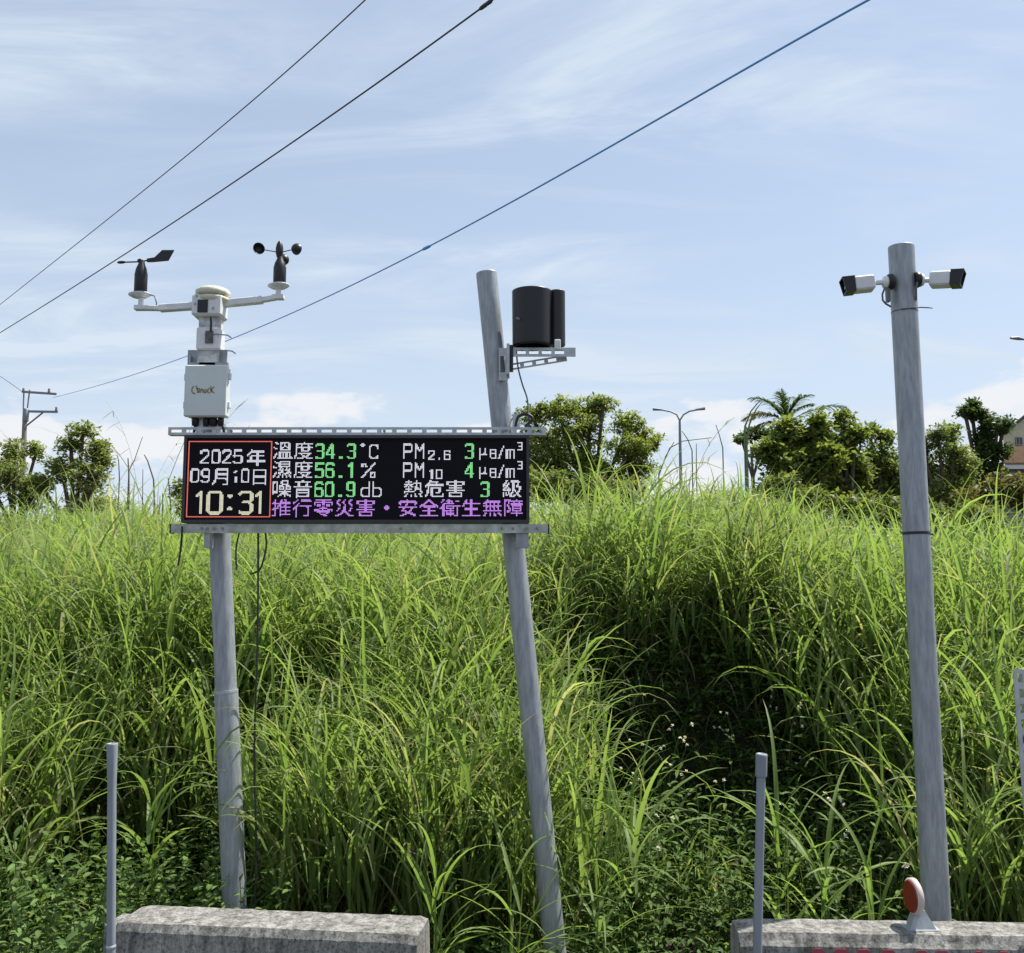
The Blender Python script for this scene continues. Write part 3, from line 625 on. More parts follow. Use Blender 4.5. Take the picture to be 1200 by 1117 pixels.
# ------------------------------------------------------------------ barriers
def barrier(fl, fr, bl, brr, label, lip):
    TZ = fl.z; base_c = (fl + fr + bl + brr) / 4; base_c.z = 0
    t = empty('concrete_barrier', base_c, label, 'barrier', 'concrete road barriers')
    ex = (fr - fl).normalized(); L = (fr - fl).length; ey = Vector((-ex.y, ex.x, 0)); T = (bl - fl).dot(ey)
    # cross section (depth from front edge, z): top band, slight lip, sloped face and foot
    prof = [(-.22, 0), (-.22, .07), (-.07, .27), (-.022, TZ - lip - .012), (-.012, TZ - lip), (-.010, TZ - .022), (.004, TZ), (T - .004, TZ), (T + .010, TZ - .02), (T + .03, TZ - lip), (T + .07, .27), (T + .22, .07), (T + .22, 0)]
    if lip <= 0: prof = prof[:3] + prof[5:8] + prof[8:9] + prof[10:]
    ns = 36; mb = MB(); V = []; rnd = random.Random(5)
    for i in range(ns + 1):
        s = L * i / ns; inset = 0.006 if i in (0, ns) else 0
        for j, (d, z) in enumerate(prof):
            jit = 0 if z < .3 else rnd.uniform(-.0013, .0013)
            zz_ = z - inset * (1 if z > .3 else 0) + jit * .8
            dd = d + (inset if d < T / 2 else -inset) + jit
            V.append(fl + ex * s + ey * dd + Vector((0, 0, zz_ - TZ)))
    n = len(prof); Fc = [[i * n + j, (i + 1) * n + j, (i + 1) * n + j + 1, i * n + j + 1] for i in range(ns) for j in range(n - 1)]
    Fc += [list(range(n)), [ns * n + j for j in range(n)][::-1]]
    mb.add(V, Fc); mb.build('body', M['concrete'], t)
    return t, ex, ey, L, T, TZ
TZ = .70
fl = onz(135, 1081, TZ); fr = onz(489, 1096, TZ); dd_ = Vector((-(fr - fl).y, (fr - fl).x, 0)).normalized() * .17
bt, ex, ey, L, T, _ = barrier(fl, fr, fl + dd_, fr + dd_, 'short grey concrete barrier at the foot of the jointed post, dark stained face', 0)
c = fl - ex * .022 + ey * .06
mb = MB(); mb.prism([fl - ex * .05 + ey * .03 + Vector((0, 0, -.7)), fl - ex * .05 + ey * .03 + Vector((0, 0, -.02)), fl - ex * .05 + ey * .14 + Vector((0, 0, -.02)), fl - ex * .05 + ey * .14 + Vector((0, 0, -.7))], ex * .07); mb.build('end_key', M['concrete'], bt)
fl = onz(866, 1092.5, TZ); fr0 = onz(1200, 1098, TZ); ex = (fr0 - fl).normalized(); fr = fl + ex * 1.6; dd_ = Vector((-ex.y, ex.x, 0)) * .13
bt, ex, ey, L, T, _ = barrier(fl, fr, fl + dd_, fr + dd_, 'pale concrete barrier with red painted marks and a round reflector on top', .018)
mb = MB()
zt = TZ - .034
for x0, x1 in ((951, 967), (975, 996), (1002, 1020), (1029, 1050), (1070, 1086), (1092, 1111), (1138, 1149), (1165, 1179)):
    s0, s1 = (onz(x0, 1112, zt) - fl).dot(ex), (onz(x1, 1112, zt) - fl).dot(ex)
    def fp(s, z):      # on the sloping front face
        q = (TZ - .03 - z) / (TZ - .03 - .27); return fl + ex * s + ey * (-.022 - .048 * q - .0025) + Vector((0, 0, z - TZ))
    w = s1 - s0; b_ = w * .25; h = .085
    outl = [(s0 + b_, zt), (s1 - b_, zt), (s1, zt - b_), (s1, zt - h)]
    mb = MB(); mb.prism([fp(s0, zt - h), fp(s1, zt - h), fp(s1, zt - b_), fp(s1 - b_, zt), fp(s0 + b_, zt), fp(s0, zt - b_)], ey * .003); mb.build('painted_mark', M['redpaint'], bt)

# reflector on the right barrier
rc = onz(1079, 1088, TZ) + Vector((0, .01, 0)); rz = TZ - .004
rf = empty('barrier_reflector', (rc.x, rc.y, TZ), 'round red reflector with white rim on a grey foot, standing on the barrier', 'reflector')
mb = MB(); mb.prism([Vector((rc.x - .042, rc.y - .03, rz)), Vector((rc.x + .042, rc.y - .03, rz)), Vector((rc.x + .014, rc.y - .012, rz + .055)), Vector((rc.x - .012, rc.y - .012, rz + .055))], (0, .034, 0))
mb.box((rc.x, rc.y - .004, rz + .002), (.098, .062, .008)); mb.build('foot', M['galv_dull'], rf)
yaw = Matrix.Rotation(math.radians(-86), 3, 'Z') @ Matrix.Rotation(math.radians(90), 3, 'X')
dc = Vector((rc.x - .016, rc.y, rz + .092)); nrm = yaw @ Vector((0, 0, 1))
mb = MB(); mb.lathe(dc - nrm * .013, [(.048, 0), (.052, .003), (.052, .016), (.047, .019)], 36, yaw); mb.build('rim', M['rim'], rf)
mb = MB(); mb.lathe(dc + nrm * .0045, [(.0455, 0), (.0455, .004), (.044, .0055)], 36, yaw); mb.build('reflector_face', M['red'], rf)

# ------------------------------------------------------------------ thin pipes in front of the barriers, slotted angle post
def thin_pipe(top, bot, Y, r, label, coupling):
    a, b = at(*top, Y), at(*bot, Y); d = (b - a) / (b.z - a.z); foot = a + d * (-.05 - a.z); foot0 = a + d * (0 - a.z)
    t = empty('thin_pipe', foot0, label, 'pipe', 'thin pipes before the barriers')
    u = (a - foot).normalized(); q = Vector((0, 0, 1)).rotation_difference(u).to_matrix(); H = (a - foot).length
    mb = MB()
    if coupling: mb.lathe(foot, [(r, 0), (r, H - .07), (r, H - .062), (r * .9, H - .06)], 20, q, cap=False)
    else: mb.lathe(foot, [(r, 0), (r, H - .12), (r * 1.02, H - .1), (r * 1.25, H - .02), (r * 1.3, H - .004), (r * 1.28, H), (r * 1.1, H), (r * 1.05, H - .01), (r * .95, H - .08)], 20, q, cap=False)
    mb.build('tube', M['pvc'], t)
    if coupling: MB().lathe(foot + u * (H - .065), [(r, 0), (r * 1.28, .002), (r * 1.3, .006), (r * 1.32, .058), (r * 1.31, .063), (r * 1.05, .065), (r * 1.0, .02), (.001, .02)], 20, q, cap=False).build('coupling', M['pvc'], t)
    else: MB().lathe(foot + u * (H - .56), [(r * 1.0, 0), (r * 1.12, .002), (r * 1.12, .008), (r, .01)], 20, q, cap=False).build('ring', M['strut'], t)
M['pvc'] = mat('grey_pvc', (.25, .28, .31), .5, 0, nscale=10, col2=(.19, .215, .245), stretch=(3, 3, .6))
thin_pipe((131.5, 871), (130, 1117), 2.87, .0122, 'thin grey pipe with flared open top beside the stained barrier', False)
thin_pipe((892.5, 883), (887.5, 1117), 2.80, .0122, 'thin grey pipe ending in a coupling before the red-marked barrier', True)
a = at(1187, 785, 2.95); b = at(1201, 965, 2.95); ang = math.atan2(b.x - a.x, a.z - b.z)
H = a.z / math.cos(ang) + .05
sp = empty('slotted_angle', (a.x + math.tan(ang) * a.z, 2.95, 0), 'leaning slotted steel angle standing at the end of the red-marked barrier', 'steel angle')
mb = MB(); rot = Matrix.Rotation(-ang, 3, 'Y') @ Matrix.Rotation(math.radians(90), 3, 'Y')
slotted(mb, a.x, a.x + H, a.z, a.z + .04, 2.95, .003, slot=.026, gap=.018, sh=.34, rot=rot, org=a); mb.build('front_flange', M['strut'], sp)
mb = MB(); rr = Matrix.Rotation(-ang, 3, 'Y'); mb.box(a + rr @ Vector((.0385, .022, -H / 2)), (.003, .036, H), rr); mb.build('side_flange', M['strut'], sp)

# ------------------------------------------------------------------ overhead wires, utility pole, lamps, house
def wire(pts, Ya, Yb, r, m, label, ext=(0, 0), knots=()):
    xa_, xb_2 = pts[0][0], pts[-1][0]; out_ = []
    N = 60; px_ = np.array([q[0] for q in pts], float); py_ = np.array([q[1] for q in pts], float)
    deg = min(3, len(pts) - 1); co = np.polyfit(px_, py_, deg if len(pts) > 2 else 1)
    for x in np.linspace(xa_ - ext[0], xb_2 + ext[1], N):
        f = (x - xa_) / (xb_2 - xa_); iy = max(1 / 200, (1 / Ya) * (1 - f) + (1 / Yb) * f)
        out_.append(at(x, np.polyval(co, x), 1 / iy))
    o = empty('overhead_wire', out_[0], label, 'wire', 'overhead wires')
    MB().tube(out_, r, 6).build('strand', m, o)
    for kx, big in knots:
        f = (kx - xa_) / (xb_2 - xa_); iy = (1 / Ya) * (1 - f) + (1 / Yb) * f; c_ = at(kx, np.polyval(co, kx), 1 / iy); e = at(kx + 3, np.polyval(co, kx + 3), 1 / iy)
        dv = (e - c_).normalized(); MB().tube([c_ - dv * big, c_ - dv * big * .5, c_ + dv * big * .4, c_ + dv * big], [r, r * 2.2, r * 2.4, r], 8).build('clamp', m, o)
wire([(0, 357), (120, 262), (270, 140), (428, 0)], 26, 11, .008, M['wire'], 'thinnest overhead wire, steepest of the three', (130, 60))
wire([(0, 390), (140, 302), (370, 148), (577, 0)], 24, 10, .0105, M['wire'], 'dark overhead wire passing the wind vane nose, clamp knots high up', (130, 60), ((567, .07), (573, .05)))
wire([(62, 464), (160, 441), (270, 399), (380, 349), (500, 288), (640, 213), (770, 142), (900, 68), (1015, 0)], 55, 9.5, .0135, M['blue_wire'], 'long blue-sheathed overhead wire from the far utility pole, one knot', (0, 60), ((500, .10),))
wire([(-40, 418), (0, 441), (27, 460)], 40, 54.5, .014, M['wire'], 'short far wire entering the utility pole crossarm')
UY = 55; ku = pxm(UY)
def U(x, y, dy=0): return at(x, y, UY + dy)
ug = float(ground_z(U(27, 500).x, UY))
up = empty('utility_pole', (U(27, 500).x, UY, ug), 'distant grey utility pole with two crossarms above the trees', 'utility pole')
MB().tube([(U(26.5, 600).x, UY, ug - .3), U(28, 520), U(29.5, 480)], [.17, .14, .12], 10).build('pole', M['conc_pole'], up)
for xq in (27.3, 34): MB().tube([U(xq + (0 if xq < 30 else -2), 480), U(xq + .7, 457)], .045, 6).build('upright', M['lamp'], up)
MB().box((U(46, 460).x, UY, U(46, 460.5).z), (41 * ku, .1, .12), rotm(math.radians(4), 'Y')).build('crossarm', M['lamp'], up)
MB().box((U(50, 482).x, UY, U(50, 482.5).z), (36 * ku, .1, .12), rotm(math.radians(1), 'Y')).build('crossarm', M['lamp'], up)
MB().tube([U(31, 499), U(51, 483)], .05, 6).build('brace', M['lamp'], up)
MB().lathe(U(29.8, 494), [(.16, 0), (.17, .05), (.17, .68), (.13, .74)], 12).build('transformer', M['lamp'], up)
for q in ((57.5, 458), (66, 479.5), (27.5, 457.5)): MB().lathe(U(*q) - Vector((0, 0, .12)), [(.05, 0), (.09, .06), (.05, .12), (.08, .18), (.03, .26)], 8).build('insulator', M['conc_pole'], up)
# double-arm lamp far behind the bank
LY = 60
def P_(x, y): return at(x, y, LY)
lg = gz(P_(797, 500).x, LY)
sl = empty('street_lamp', (P_(797, 500).x, LY, lg), 'far street lamp with two drooping arms behind the bank', 'street lamp', 'street lamps')
MB().tube([(P_(796.7, 500).x, LY, lg - .2), P_(797, 520), P_(796.5, 491)], [.13, .09, .07], 8).build('pole', M['lamp'], sl)
MB().tube([P_(796.5, 493), P_(793, 486), P_(786, 482.5), P_(776, 480.5)], .05, 6).build('arm', M['lamp'], sl)
MB().tube([P_(796.5, 493), P_(801, 486), P_(808, 482), P_(816, 480.5)], .05, 6).build('arm', M['lamp'], sl)
for q0, q1 in (((776, 480.3), (765, 479.5)), ((815, 480.3), (826, 478.8))): MB().tube([P_(*q0), P_(*q1)], [.06, .1], 8).build('lamp_head', M['lamp'], sl)
def Q_(x, y): return at(x, y, 40)
lg = gz(Q_(1262, 500).x, 40)
sl = empty('street_lamp', (Q_(1262, 500).x, 40, lg), 'street lamp whose arm tip reaches in over the house', 'street lamp', 'street lamps')
MB().tube([(Q_(1262, 500).x, 40, lg - .2), Q_(1262, 470), Q_(1260, 425)], [.12, .08, .06], 8).build('pole', M['lamp'], sl)
MB().tube([Q_(1260, 425), Q_(1245, 408), Q_(1222, 401), Q_(1198, 397.5)], .045, 6).build('arm', M['lamp'], sl)
MB().tube([Q_(1199, 397.6), Q_(1192, 396.4), Q_(1184, 396.2)], [.05, .085, .05], 8).build('lamp_head', M['lamp'], sl)
# house at the right edge
HY = 62
def Hh(x, y, dy=0): return at(x, y, HY + dy)
hg = float(ground_z(20, HY)); kh = pxm(HY)
hx0, hx1 = Hh(1176, 520).x, Hh(1262, 520).x; hxm = (hx0 + hx1) / 2 + .1
ev = Hh(0, 509).z; rdg = Hh(0, 474).z
hs = empty('gabled_house', ((hx0 + hx1) / 2, HY, hg), 'cream gabled house with orange lower wall beyond the trees', 'house')
MB().prism([(hx0, HY, hg - .2), (hx1, HY, hg - .2), (hx1, HY, ev), (hxm, HY, rdg), (hx0, HY, ev)], (4.4, 7, 0)).build('wall', mat('cream_render', (.50, .47, .34), .85, noise=.2, nscale=3), hs)
mb = MB()
for s, xe in ((-1, hx0), (1, hx1)):
    e = Vector((xe + s * .35, HY - .35, ev - .22)); r_ = Vector((hxm, HY - .35, rdg + .06)); mb.prism([e, r_, r_ + Vector((0, 0, .16)), e + Vector((0, 0, .16))], (4.7, 7.5, 0))
mb.build('roof', mat('grey_roof_tiles', (.10, .10, .10), .8, noise=.3, nscale=5), hs)
mb = MB(); mb.box((hxm - .05, HY - .05, (Hh(0, 524).z + Hh(0, 543).z) / 2), (hx1 - hx0 + .3, .5, Hh(0, 524).z - Hh(0, 543).z)); mb.build('lower_wall', mat('orange_render', (.55, .33, .20), .85, noise=.2, nscale=3), hs)
for wx in (1193.5, 1222, 1245):
    c = Hh(wx, 517); w = MB().box((c.x, HY - .02, c.z), (7.5 * kh, .10, 8.5 * kh)).build('window', mat('dark_window_glass', (.03, .03, .035), .2), hs)
    mb = MB()
    for sx_ in (-1, 1): mb.box((c.x + sx_ * 3.6 * kh, HY - .07, c.z), (.07, .06, 8.8 * kh))
    mb.box((c.x, HY - .07, c.z), (.05, .06, 8.8 * kh)); mb.box((c.x, HY - .07, c.z - 4.4 * kh), (8 * kh, .08, .07)); mb.build('window_frame', M['conc_pole'], w)
lw = empty('low_shed', (Hh(1170, 550, -10).x, HY - 10, hg), 'long low grey shed with a pale roof in front of the house', 'shed')
c0, c1 = at(1085, 547, HY - 10), at(1300, 547, HY - 10)
mb = MB(); mb.box(((c0.x + c1.x) / 2, HY - 7, (c0.z + hg) / 2 - .1), (c1.x - c0.x, 5, c0.z - hg)); mb.build('wall', mat('grey_block', (.20, .20, .19), .9, noise=.3, nscale=3), lw)
mb = MB(); mb.prism([(c0.x - .3, HY - 10, c0.z - .12), (c1.x + .3, HY - 10, c0.z - .12), (c1.x + .3, HY - 10, c0.z + .08), (c0.x - .3, HY - 10, c0.z + .08)], (0, 6, .5)); mb.build('roof', mat('pale_sheet_roof', (.55, .56, .57), .6), lw)

# ------------------------------------------------------------------ vegetation
def u_(a, b, n): return RNG.uniform(a, b, n)
class Leaves:
    """collects curved leaf ribbons as numpy arrays and links them as one mesh"""
    def __init__(self): self.V = []; self.F = []; self.C = []; self.n = 0
    def ribbons(self, base, az, e0, droop, L, w, col, S=6, fold=0.0, roll=None, tipcol=None, drift=None, pw=1.35, prof='blade'):
        N = len(az); s = np.linspace(0, 1, S + 1)[None, :]
        el = e0[:, None] - droop[:, None] * s ** pw
        A = az[:, None] + (drift[:, None] * s if drift is not None else 0)
        d = np.stack([np.cos(el) * np.cos(A), np.cos(el) * np.sin(A), np.sin(el)], -1)
        mid = (d[:, 1:] + d[:, :-1]) / 2
        P = np.concatenate([np.zeros((N, 1, 3)), np.cumsum(mid * (L / S)[:, None, None], 1)], 1) + base[:, None, :]
        side = np.stack([-np.sin(A), np.cos(A), np.zeros_like(A)], -1)
        nrm = np.cross(d, side)
        if roll is not None:
            r = roll[:, None, None]; side, nrm = side * np.cos(r) + nrm * np.sin(r), nrm * np.cos(r) - side * np.sin(r)
        if prof == 'blade': pr = np.minimum(1, .45 + 2.2 * s) * np.clip(1 - s, 0, 1) ** .62 + .02
        elif prof == 'leaf': pr = np.sin(np.pi * np.clip(s * .93 + .07, 0, 1)) ** .8 + .03
        else: pr = np.ones_like(s) * (1 - .5 * s)
        hw = (w[:, None] * pr / 2)[:, :, None]
        cols = [P - side * hw, P + side * hw]
        if fold > 0: cols = [P - side * hw + nrm * hw * fold, P, P + side * hw + nrm * hw * fold]
        K = len(cols); V = np.stack(cols, 2).reshape(-1, 3)
        c = np.broadcast_to(col[:, None, :], (N, S + 1, 3))
        if tipcol is not None: c = c * (1 - s[:, :, None]) + tipcol[:, None, :] * s[:, :, None]
        c = np.repeat(c[:, :, None, :], K, 2).reshape(-1, 3)
        i = np.arange(N)[:, None, None] * (S + 1) * K; j = np.arange(S)[None, :, None] * K; q = np.arange(K - 1)[None, None, :]
        a = (i + j + q).reshape(-1) + self.n
        self.F.append(np.stack([a, a + 1, a + 1 + K, a + K], -1)); self.V.append(V); self.C.append(c); self.n += len(V)
        return P
    def diamonds(self, pos, size, col, aspect=.5, up=.5):
        N = len(pos); az = u_(0, 6.283, N); el = RNG.normal(0, .55, N); L = size
        d = np.stack([np.cos(el) * np.cos(az), np.cos(el) * np.sin(az), np.sin(el)], -1)
        s = np.stack([-np.sin(az), np.cos(az), np.zeros(N)], -1); n = np.cross(d, s); r = RNG.normal(0, up, N)[:, None]
        s, n = s * np.cos(r) + n * np.sin(r), n * np.cos(r) - s * np.sin(r)
        h = (L * aspect / 2)[:, None]; Lc = L[:, None]
        V = np.stack([pos, pos + d * Lc * .45 - s * h + n * h * .35, pos + d * Lc, pos + d * Lc * .45 + s * h + n * h * .35], 1).reshape(-1, 3)
        a = np.arange(N) * 4 + self.n
        self.F.append(np.stack([a, a + 1, a + 2, a + 3], -1)); self.V.append(V); self.C.append(np.repeat(col, 4, 0)); self.n += len(V)
    def build(self, name, m, parent=None, origin=(0, 0, 0), smooth=True):
        o0 = np.array(parent['_o']) if parent is not None else np.array(origin)
        V = np.concatenate(self.V) - o0; Fq = np.concatenate(self.F); C = np.concatenate(self.C)
        me = bpy.data.meshes.new(name); nV, nF = len(V), len(Fq)
        me.vertices.add(nV); me.vertices.foreach_set('co', V.astype(np.float32).ravel())
        me.loops.add(nF * 4); me.loops.foreach_set('vertex_index', Fq.astype(np.int32).ravel())
        me.polygons.add(nF); me.polygons.foreach_set('loop_start', np.arange(0, nF * 4, 4, dtype=np.int32))
        me.update(calc_edges=True)
        me.polygons.foreach_set('use_smooth', np.full(nF, smooth))
        at_ = me.attributes.new('Col', 'FLOAT_COLOR', 'POINT'); at_.data.foreach_set('color', np.concatenate([np.clip(C, 0, 1), np.ones((nV, 1))], 1).astype(np.float32).ravel())
        me.materials.append(m); o = bpy.data.objects.new(name, me); COL.objects.link(o); o['_o'] = tuple(float(q) for q in o0)
        if parent is not None: o.parent = parent
        else: o.location = o0
        return o
G_GREEN = np.array((.156, .238, .060)); G_YEL = np.array((.275, .335, .120)); G_DEEP = np.array((.070, .145, .036)); G_STRAW = np.array((.37, .345, .19)); G_BROWN = np.array((.13, .085, .04))
def gcol(n, dry=.05, yel=.4):
    f = RNG.random(n)[:, None]; g = RNG.random(n)[:, None]
    c = G_GREEN * (1 - f * yel) + G_YEL * f * yel; c = c * (1 - .35 * g) + G_DEEP * .35 * g
    d = RNG.random(n) < dry; c[d] = G_STRAW * u_(.6, 1.1, d.sum())[:, None]
    return c * u_(.85, 1.15, n)[:, None]
def clump_stalks(lv, cx, cy, ht, nst, rad, nleaf, lw, fold, S=6, dry=.05, yel=.4, llen=(.35, .75), patch=None, zf=None, lean=(.03, .30), up=(1.05, 1.5), dr=(.35, 2.5), f0=.05, pw=1.9):
    """tussocks: stalks leaning outwards, arching leaves off every stalk"""
    n = len(cx); idx = np.repeat(np.arange(n), nst); N = len(idx)
    a = u_(0, 6.283, N); r = rad * np.sqrt(RNG.random(N))
    bx_, by_ = cx[idx] + r * np.cos(a), cy[idx] + r * np.sin(a)
    base = np.stack([bx_, by_, (ground_z(bx_, by_) if zf is None else np.full(N, zf)) - .02], -1)
    H = ht[idx] * u_(.55, 1.1, N); e0 = math.pi / 2 - u_(lean[0], lean[1], N)
    az = a + RNG.normal(0, .6, N)
    pc = (patch[idx][:, None] if patch is not None else 1.0)
    st = gcol(N, .12, yel) * pc; bot = G_BROWN * u_(.7, 1.6, N)[:, None] * .6 + st * .4
    Ps = lv.ribbons(base, az, e0, u_(.05, .55, N), H, u_(.004, .008, N) * (lw / .016), bot, 5, tipcol=st, roll=u_(-1, 1, N), prof='stem')
    for j in range(nleaf):
        f = f0 + (1 - f0) * (j + u_(.1, 1.0, N)) / nleaf; ring = np.clip((f * 5).astype(int), 0, 4); fr = f * 5 - ring
        b = Ps[np.arange(N), ring] * (1 - fr)[:, None] + Ps[np.arange(N), ring + 1] * fr[:, None]
        L = u_(llen[0], llen[1], N) * (.6 + .4 * ht[idx]) * (1 - .35 * (f > .9))
        c = gcol(N, dry * (2.2 - 1.8 * f).mean(), yel) * pc; tip = c * .75 + G_YEL * .30
        dryt = RNG.random(N) < .06; tip[dryt] = G_STRAW
        lv.ribbons(b, u_(0, 6.283, N), u_(up[0], up[1], N), u_(dr[0], dr[1], N), L, u_(.6, 1.25, N) * lw, c, S, fold, roll=RNG.normal(0, .45, N), tipcol=tip, drift=RNG.normal(0, .35, N), pw=pw)
def wave(x, y):   # soft patchiness of height and tint
    return .5 + .25 * np.sin(x * 1.9 + 1.3 * np.sin(y * .9)) + .25 * np.sin(y * 1.4 + x * .6 + 2 * np.sin(x * .5))
def scatter(n, y0, y1, pw=1.0, pad=.8):
    y = y0 + (y1 - y0) * RNG.random(n) ** pw; x = u_(-1, 1, n) * (.56 * y + pad); return x, y
def pit(x, y):    # thin spots: hollow behind the right barrier, weedy gap left of the jointed post
    return np.maximum(np.exp(-((x - .97) / .80) ** 8 - ((y - 4.9) / .98) ** 8), .95 * np.exp(-((x + 1.42) / .42) ** 4 - ((y - 4.5) / .65) ** 4))
lv = Leaves()
# far slope
x, y = scatter(2300, 9.0, 16.5); w_ = wave(x, y)
clump_stalks(lv, x, y, .45 + .38 * w_, 6, .20, 4, .026, 0, 5, .05, .85, (.38, .72), .88 + .32 * w_)
# middle slope: filler and big tussocks
x, y = scatter(700, 6.2, 9.4); w_ = wave(x, y)
clump_stalks(lv, x, y, .40 + .40 * w_, 6, .13, 5, .022, .25, 6, .05, .6, (.40, .75), .80 + .30 * w_)
x, y = scatter(190, 6.3, 9.6); w_ = RNG.random(190)
clump_stalks(lv, x, y, .52 + .36 * w_, 22, .16, 5, .022, .25, 7, .06, .75, (.45, .9), .9 + .35 * w_, lean=(.03, .45), f0=.25)
# near bank above the foot
x, y = scatter(230, 5.0, 6.4); keep = RNG.random(len(x)) > pit(x, y) * 1.1; x, y = x[keep], y[keep]; w_ = wave(x, y)
clump_stalks(lv, x, y, .40 + .25 * w_, 6, .11, 6, .019, .3, 8, .10, .45, (.35, .7), .75 + .3 * w_, f0=.1)
x, y = scatter(85, 5.0, 6.5); keep = RNG.random(len(x)) > pit(x, y) * 1.1; x, y = x[keep], y[keep]; w_ = RNG.random(len(x))
clump_stalks(lv, x, y, .68 + .35 * w_, 24, .14, 6, .021, .3, 8, .06, .6, (.45, .95), .88 + .35 * w_, lean=(.02, .48), f0=.3)
# grass leaning out over the edge of the hollow
n = 60; x = u_(.25, 1.85, n); y = u_(5.92, 6.2, n)
clump_stalks(lv, x, y, u_(.35, .6, n), 6, .08, 6, .020, .3, 8, .10, .6, (.45, .85), np.full(n, .95), lean=(.1, .7), dr=(.9, 2.6))
# foot of the bank between and behind the barriers: tall tussocks with bare brown stems below
x, y = scatter(70, 4.15, 5.05, pad=.4); keep = (RNG.random(len(x)) > pit(x, y) * 1.4); x, y = x[keep], y[keep]; w_ = wave(x, y)
clump_stalks(lv, x, y, .45 + .3 * w_, 6, .09, 5, .018, .3, 8, .18, .4, (.35, .7), .8 + .25 * w_, lean=(.02, .3), f0=.3)
x, y = scatter(46, 4.2, 5.0, pad=.4); keep = (RNG.random(len(x)) > pit(x, y) * 1.4); x, y = x[keep], y[keep]; w_ = RNG.random(len(x))
clump_stalks(lv, x, y, .72 + .35 * w_, 24, .12, 5, .020, .3, 9, .08, .55, (.45, .95), .9 + .3 * w_, lean=(.02, .40), f0=.4)
x = np.array((-.72, -.5, -.3, -.12, .02, .16, -.6, -.2)); y = np.array((4.45, 4.3, 4.55, 4.35, 4.5, 4.3, 4.75, 4.8))
clump_stalks(lv, x, y, np.array((.85, .8, 1.0, .8, .95, .75, 1.0, 1.0)), 24, .11, 5, .020, .3, 9, .08, .55, (.45, .95), np.full(8, 1.1), lean=(.02, .36), f0=.45)
# stray tufts and dry blades inside the hollow
n = 34; x, y = u_(.2, 1.8, n), u_(4.5, 5.95, n)
clump_stalks(lv, x, y, u_(.2, .5, n), 4, .07, 4, .016, .3, 9, .3, .4, (.35, .75), np.full(n, .95), lean=(.1, .7), dr=(.8, 2.6))
# dry blades and roots hanging down the face of the hollow
n = 420; x, y = u_(.05, 1.9, n), u_(5.6, 5.98, n); b = np.stack([x, y, ground_z(x, y)], -1); c = np.where(RNG.random(n)[:, None] < .5, G_STRAW * .55, G_DEEP) * u_(.5, 1.1, n)[:, None]
lv.ribbons(b, -math.pi / 2 + RNG.normal(0, .7, n), u_(.1, .9, n), u_(1.2, 2.4, n), u_(.25, .6, n), u_(.006, .015, n), c, 7, roll=RNG.normal(0, .5, n))
# low sprawling dry blades among the posts
x, y = scatter(130, 3.75, 5.0, pad=.3); keep = (RNG.random(len(x)) < .6) & (RNG.random(len(x)) > .85 * pit(x, y)); x, y = x[keep], y[keep]
clump_stalks(lv, x, y, np.full(len(x), .22), 4, .08, 4, .013, .3, 8, .25, .3, (.25, .5), np.full(len(x), .85), lean=(.1, .7), dr=(.8, 2.6))
# tall arching flower stalks above the ridge
def plumes(n, x0, x1, y0, y1, h0, h1):
    x, y = u_(x0, x1, n), u_(y0, y1, n); b = np.stack([x, y, ground_z(x, y)], -1); H = u_(h0, h1, n); az = RNG.choice([0., 3.14], n, p=[.7, .3]) + RNG.normal(0, .5, n)
    c = np.tile(G_YEL * .8, (n, 1)); P = lv.ribbons(b, az, u_(1.25, 1.5, n), u_(.5, 1.7, n), H, np.full(n, .013), c, 12, roll=u_(-1, 1, n), prof='stem', pw=2.2)
    for k_ in range(7):
        f = u_(.72, 1, n) * 12; r = np.clip(f.astype(int), 0, 11); bb = P[np.arange(n), r]
        lv.ribbons(bb, az + RNG.normal(0, .9, n), u_(-.6, .9, n), u_(0, .8, n), u_(.10, .28, n), np.full(n, .02), np.tile(np.array((.22, .19, .13)), (n, 1)), 3)
plumes(16, -6.8, -3.9, 11.5, 14.5, 1.9, 2.9); plumes(10, -8, -5.2, 12, 15, 1.4, 2.2); plumes(5, 1.3, 2.6, 13, 15, 1.5, 2.4); plumes(6, 4.2, 7.5, 10, 13, 1.2, 1.8); plumes(4, .3, 1.2, 12, 14, 1.3, 1.9)
# tall blades sticking out of the ridge
x = u_(-8.5, 8.5, 240); y = u_(12.0, 15.5, 240)
clump_stalks(lv, x, y, u_(.45, 1.0, 240), 4, .14, 5, .028, 0, 6, .12, .9, (.5, 1.0), np.full(240, 1.08))
tag(lv.build('grass', M['grass']), 'tall bright green grass covering the bank', 'grass', kind='stuff')

